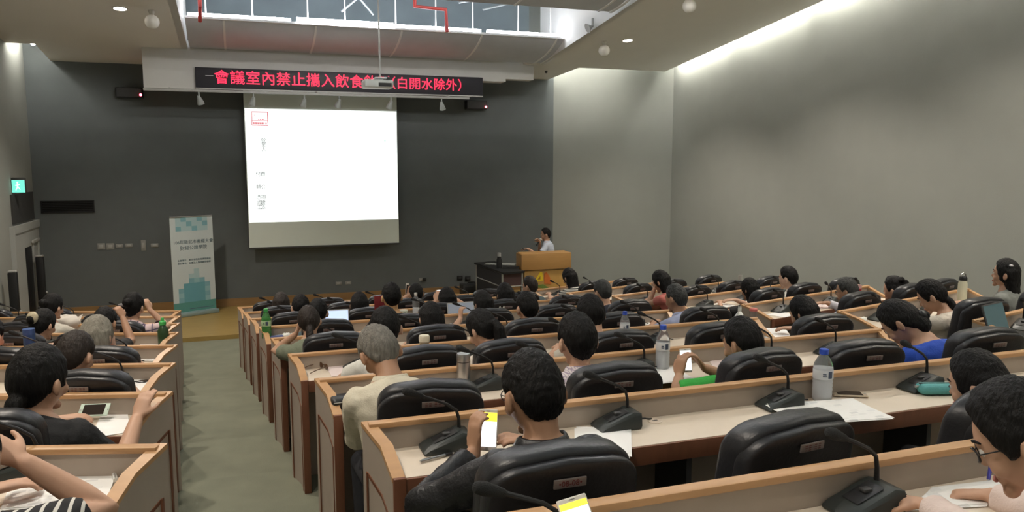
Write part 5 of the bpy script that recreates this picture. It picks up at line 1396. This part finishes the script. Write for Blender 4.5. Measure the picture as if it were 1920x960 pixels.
t = thing('soda_bottle', 'dark cola bottle with a bright green cap near the aisle, door side', 'bottle', onZ(309, 655, FZ(3) + TOP + .0025) + Vector((-.1, 0.25, 0)))
t.location = tp(4, 307, 646)
put('body', MB().lathe([(.001, 0), (.046, 0), (.048, .01), (.048, .13), (.028, .175), (.016, .19), (.001, .19)], 20), mat('bottle_dark_green', (.03, .07, .025), .3), t)
put('cap', MB().lathe([(.001, .185), (.03, .185), (.03, .215), (.016, .225), (.014, .25), (.001, .25)], 20), mat('cap_bright_green', (.08, .50, .12), .4), t)

# ------------------------------------------------------------------ small things on the desks
def pen(label, a, b, m, m2=None, r=.005, k=0):
    A, B = tp(k, *a), tp(k, *b); A.z += r; B.z += r
    t = thing('pen', label, 'pen', A); d = B - A
    put('barrel', MB().tube([d * .0, d * .72], r, 10), m, t); put('grip', MB().tube([d * .72, d * .93], [r * 1.05, r * .9], 10), m2 or m_black, t); put('nib', MB().tube([d * .93, d], [r * .8, r * .25], 8), m_steel, t)
    put('clip', MB().tube([d * .04 + Vector((0, 0, r)), d * .3 + Vector((0, 0, r * 1.4))], r * .25, 6), m_steel, t)
    return t
pen('silver and black pen lying left of the black jacket man', (788, 868), (852, 851), m_steel, m_black, .0055, 0)
pen('dark pen across the handouts in the sixth row, door side', (243, 722), (256, 706), m_black, None, .006, 2)
pen('white and violet marker upright against the end panel of the eighth row', (217, 905), (212, 882), m_whitep, mat('marker_violet', (.22, .14, .45), .5), .008, 0)
pen('black pen on the handouts behind the pale flask', (1808, 571), (1840, 574), m_black, None, .006, 2) if False else None
t = thing('pen', 'blue pen held by the writing woman with glasses', 'pen', onZ(1853, 905, FZ(-1) + TOP + .004))
put('barrel', MB().tube([(0, 0, .01), (.022, .01, .09)], .0055, 10), mat('pen_blue', (.06, .06, .35), .4), t); put('nib', MB().tube([(0, 0, .01), (-.002, -.001, .002)], [.004, .001], 8), m_steel, t)
t = thing('sunglasses', 'brown framed sunglasses lying open at the aisle end of the sixth row', 'sunglasses', tp(2, 598, 690), R(25))
m_tort = mat('tortoise', (.10, .05, .025), .3)
for s in (-1, 1):
    put('lens', MB().ell((.035 + .0 * s, s * .033, .022), .004, .026, .02, 14, 8), m_tort, t)
    put('temple_arm', MB().tube([(.035, s * .062, .03), (-.05, s * .064, .022), (-.10, s * .055, .006)], .003, 6), m_tort, t)
put('bridge', MB().tube([(.036, -.01, .03), (.036, .01, .03)], .004, 6), m_tort, t)
t = thing('pouch', 'turquoise pouch lying beside the black bob in the eighth row', 'pouch', tp(0, 1757, 738), R(-18))
m_tq = mat('turquoise_cloth', (.10, .36, .36), .7, bump=.3, bscale=80)
put('case', MB().rbox(-.095, .095, -.04, .04, .001, .05, .024, 4), m_tq, t, sharp=None); put('zip', MB().tube([(-.09, 0, .05), (.09, 0, .051)], .003, 6), m_dark, t); put('zip_pull', MB().rbox(-.11, -.085, -.006, .006, .03, .04, .003), m_steel, t)
t = thing('pouch', 'black zipped pouch under the arm of the grey haired man', 'pouch', tp(1, 640, 762), R(10))
put('case', MB().rbox(-.06, .06, -.06, .06, .001, .055, .02, 3), m_black, t); put('zip', MB().tube([(-.055, -.062, .04), (.055, -.062, .04)], .003, 6), m_grey, t)
t = thing('pouch', 'bright pinkish red pouch on the fourth row desk behind an empty chair', 'pouch', tp(4, 1051, 578), R(6))
put('case', MB().rbox(-.11, .11, -.06, .06, .001, .10, .05, 5), mat('pouch_red', (.50, .04, .08), .6), t, sharp=None); put('flap', MB().rbox(-.10, .10, -.066, -.03, .03, .09, .02, 3), mat('pouch_red2', (.45, .035, .07), .6), t); put('button', MB().ell((0, -.067, .05), .008, .005, .008), m_steel, t)
t = thing('laptop', 'open laptop with a glowing pale blue screen in the fourth row', 'laptop', tp(4, 627, 618), R(-4))
put('base', MB().rbox(-.15, .15, -.10, .10, 0, .016, .005), m_grey, t)
ld = put('lid', MB().rbox(-.15, .15, -.006, .006, 0, .205, .006, M=Matrix.Translation((0, .10, .016)) @ Matrix.Rotation(R(-14), 4, 'X')), m_grey, t)
put('screen', MB().box(-.142, .142, -.0078, -.0062, .012, .193).xf(Matrix.Translation((0, .10, .016)) @ Matrix.Rotation(R(-14), 4, 'X')), mat('laptop_blue', (.4, .5, .7), .3, emit=(.42, .52, .78), es=.42), ld)
put('keyboard', MB().rbox(-.13, .13, -.03, .08, .0165, .018, .001), m_dark, t)
t = thing('laptop', 'silver laptop with a dull screen in the fourth row', 'laptop', tp(4, 872, 597), R(4))
put('base', MB().rbox(-.15, .15, -.09, .10, 0, .016, .005), m_grey, t); ld = put('lid', MB().rbox(-.15, .15, -.006, .006, 0, .20, .006, M=Matrix.Translation((0, .10, .016)) @ Matrix.Rotation(R(-12), 4, 'X')), m_grey, t)
put('screen', MB().box(-.142, .142, -.0078, -.0062, .012, .19).xf(Matrix.Translation((0, .10, .016)) @ Matrix.Rotation(R(-12), 4, 'X')), mat('laptop_dull', (.22, .24, .27), .3, emit=(.3, .34, .4), es=.12), ld); put('keyboard', MB().rbox(-.13, .13, -.03, .08, .0165, .018, .001), m_dark, t)
q = row('R', 1, rx('R', 1, .2, 1906, 612), .2, TOP + .0025)
t = thing('laptop', 'dark open laptop at the edge of the view on the wall-side desk', 'laptop', q, R(16))
put('base', MB().rbox(-.16, .16, -.11, .11, 0, .016, .005), m_dark, t); ld = put('lid', MB().rbox(-.16, .16, -.006, .006, 0, .21, .006, M=Matrix.Translation((0, .11, .016)) @ Matrix.Rotation(R(-18), 4, 'X')), m_dark, t)
put('screen', MB().box(-.15, .15, -.0078, -.0062, .012, .2).xf(Matrix.Translation((0, .11, .016)) @ Matrix.Rotation(R(-18), 4, 'X')), mat('laptop_teal', (.05, .10, .11), .2, emit=(.12, .2, .22), es=.06), ld); put('keyboard', MB().rbox(-.14, .14, -.04, .09, .0165, .018, .001), m_black, t)
def bag(label, p, s, rz=0):
    t = thing('plastic_bag', label, 'bag', p, rz); mb = MB(); rs = []
    for i, (z, w) in enumerate(((0, .6), (.02, .95), (.3, 1.0), (.6, .8), (.85, .5), (1.0, .28))):
        rs.append([Vector((s * .7 * w * math.cos(a) * (1 + .18 * noise.noise(Vector((math.cos(a) * 2, z * 4, 1)))), s * .5 * w * math.sin(a), s * z * (1 + .1 * noise.noise(Vector((a, z, 3)))))) for a in [2 * PI * j / 16 for j in range(16)]])
    put('bag_body', mb.rings(rs), m_whitep, t, sharp=None)
    for x in (-.18, .2): put('handle_loop', MB().tube([(s * (x - .12), 0, s * .85), (s * (x - .1), 0, s * 1.35), (s * x, 0, s * 1.55), (s * (x + .1), 0, s * 1.35), (s * (x + .1), 0, s * .85)], s * .045, 8), m_whitep, t)
    return t
bag('white plastic bag with looped handles in the third row', tp(4, 941, 590), .11)
bag('crumpled white plastic bag standing by the second aisle', tp(3, 1386, 604), .10, .5)
def crumple(label, p, s, m):
    t = thing('tissue', label, 'tissue', p); mb = MB().ell((0, 0, s * .45), s, s * .8, s * .5, 14, 9)
    for v in mb.v: v += v.normalized() * s * .35 * noise.noise(v * (3 / s) + Vector((s * 99, 0, 0)))
    for v in mb.v: v.z = max(v.z, .0)
    put('crumpled_sheet', mb, m, t, sharp=None); put('corner', MB().add([(s * .4, 0, s * .5), (s * 1.1, .2 * s, s * .95), (s * .9, -.3 * s, s * .3), (s * .5, -.1 * s, s * .3)], [(0, 1, 2), (0, 2, 3), (0, 3, 1), (1, 3, 2)]), m, t); return t
crumple('crumpled white tissue beside the green soda bottle', tp(4, 538, 630), .045, m_whitep)
crumple('white tissue in the hand of the blue top woman', row('R', 2, rx('R', 2, .3, 1652, 606), .12, TOP + .003), .06, m_whitep)
crumple('white cloth heap beside the flowered scrunchie', at('L', 5, .25, 122, 617), .15, mat('cloth_heap', (.66, .61, .54), .85))
t = thing('pencil_case', 'flat blue pencil case beside the green soda bottle', 'case', tp(4, 520, 627), R(4))
put('case', MB().rbox(-.075, .075, -.03, .03, .0, .028, .012, 3), mat('case_blue', (.08, .11, .28), .6), t); put('zip', MB().tube([(-.07, 0, .028), (.07, 0, .0285)], .003, 6), m_grey, t)
# cable outlets let into the desk tops
for u, v, w in ((1228, 777, 'beside the second microphone of the eighth row'), (1500, 745, 'near the tall bottle')):
    p = tp(0, u, v); t = thing('cable_outlet', 'round pale cable outlet in the desk top ' + w, 'outlet', p - Vector((0, 0, .002)), 0, 'cable outlets')
    put('disc', MB().lathe([(.001, .0), (.03, .0), (.03, .003), (.026, .004), (.001, .004)], 24), mat('outlet_pale', (.70, .60, .50), .5), t); put('slot', MB().rbox(-.012, .012, -.004, .004, .004, .005, .0005), m_dark, t)
t = thing('wrist_watch', 'dark wrist strap on the raised forearm in the pink checked shirt', 'watch', at('L', 5, .40, 298, 608)); 
put('strap', MB().tube([(.034 * math.cos(a), .006, .034 * math.sin(a) * .9) for a in [2 * PI * j / 18 for j in range(19)]], .010, 8, cap=False), m_band, t); put('dial', MB().lathe([(.001, 0), (.016, 0), (.015, .006), (.001, .006)], 16, (0, -.034, 0), Matrix.Rotation(PI / 2, 4, 'X')), m_steel, t)

# the one number plate that can be read: seat number on the chair of the man in the black jacket
pl_ = [c for c in chair0.children if c.name.startswith('number_plate')][0]
for c in list(pl_.children): bpy.data.objects.remove(c)
Mpl = Matrix.Translation((0, lean(0, 1.005) - .2895, 1.007)) @ Matrix.Rotation(R(7.5), 4, 'X')
text('plate_digits', '•08-08•', .022, m_plred, pl_, Mpl @ Matrix.Translation((0, -.0047, 0)) @ WALLTXT, .0006)
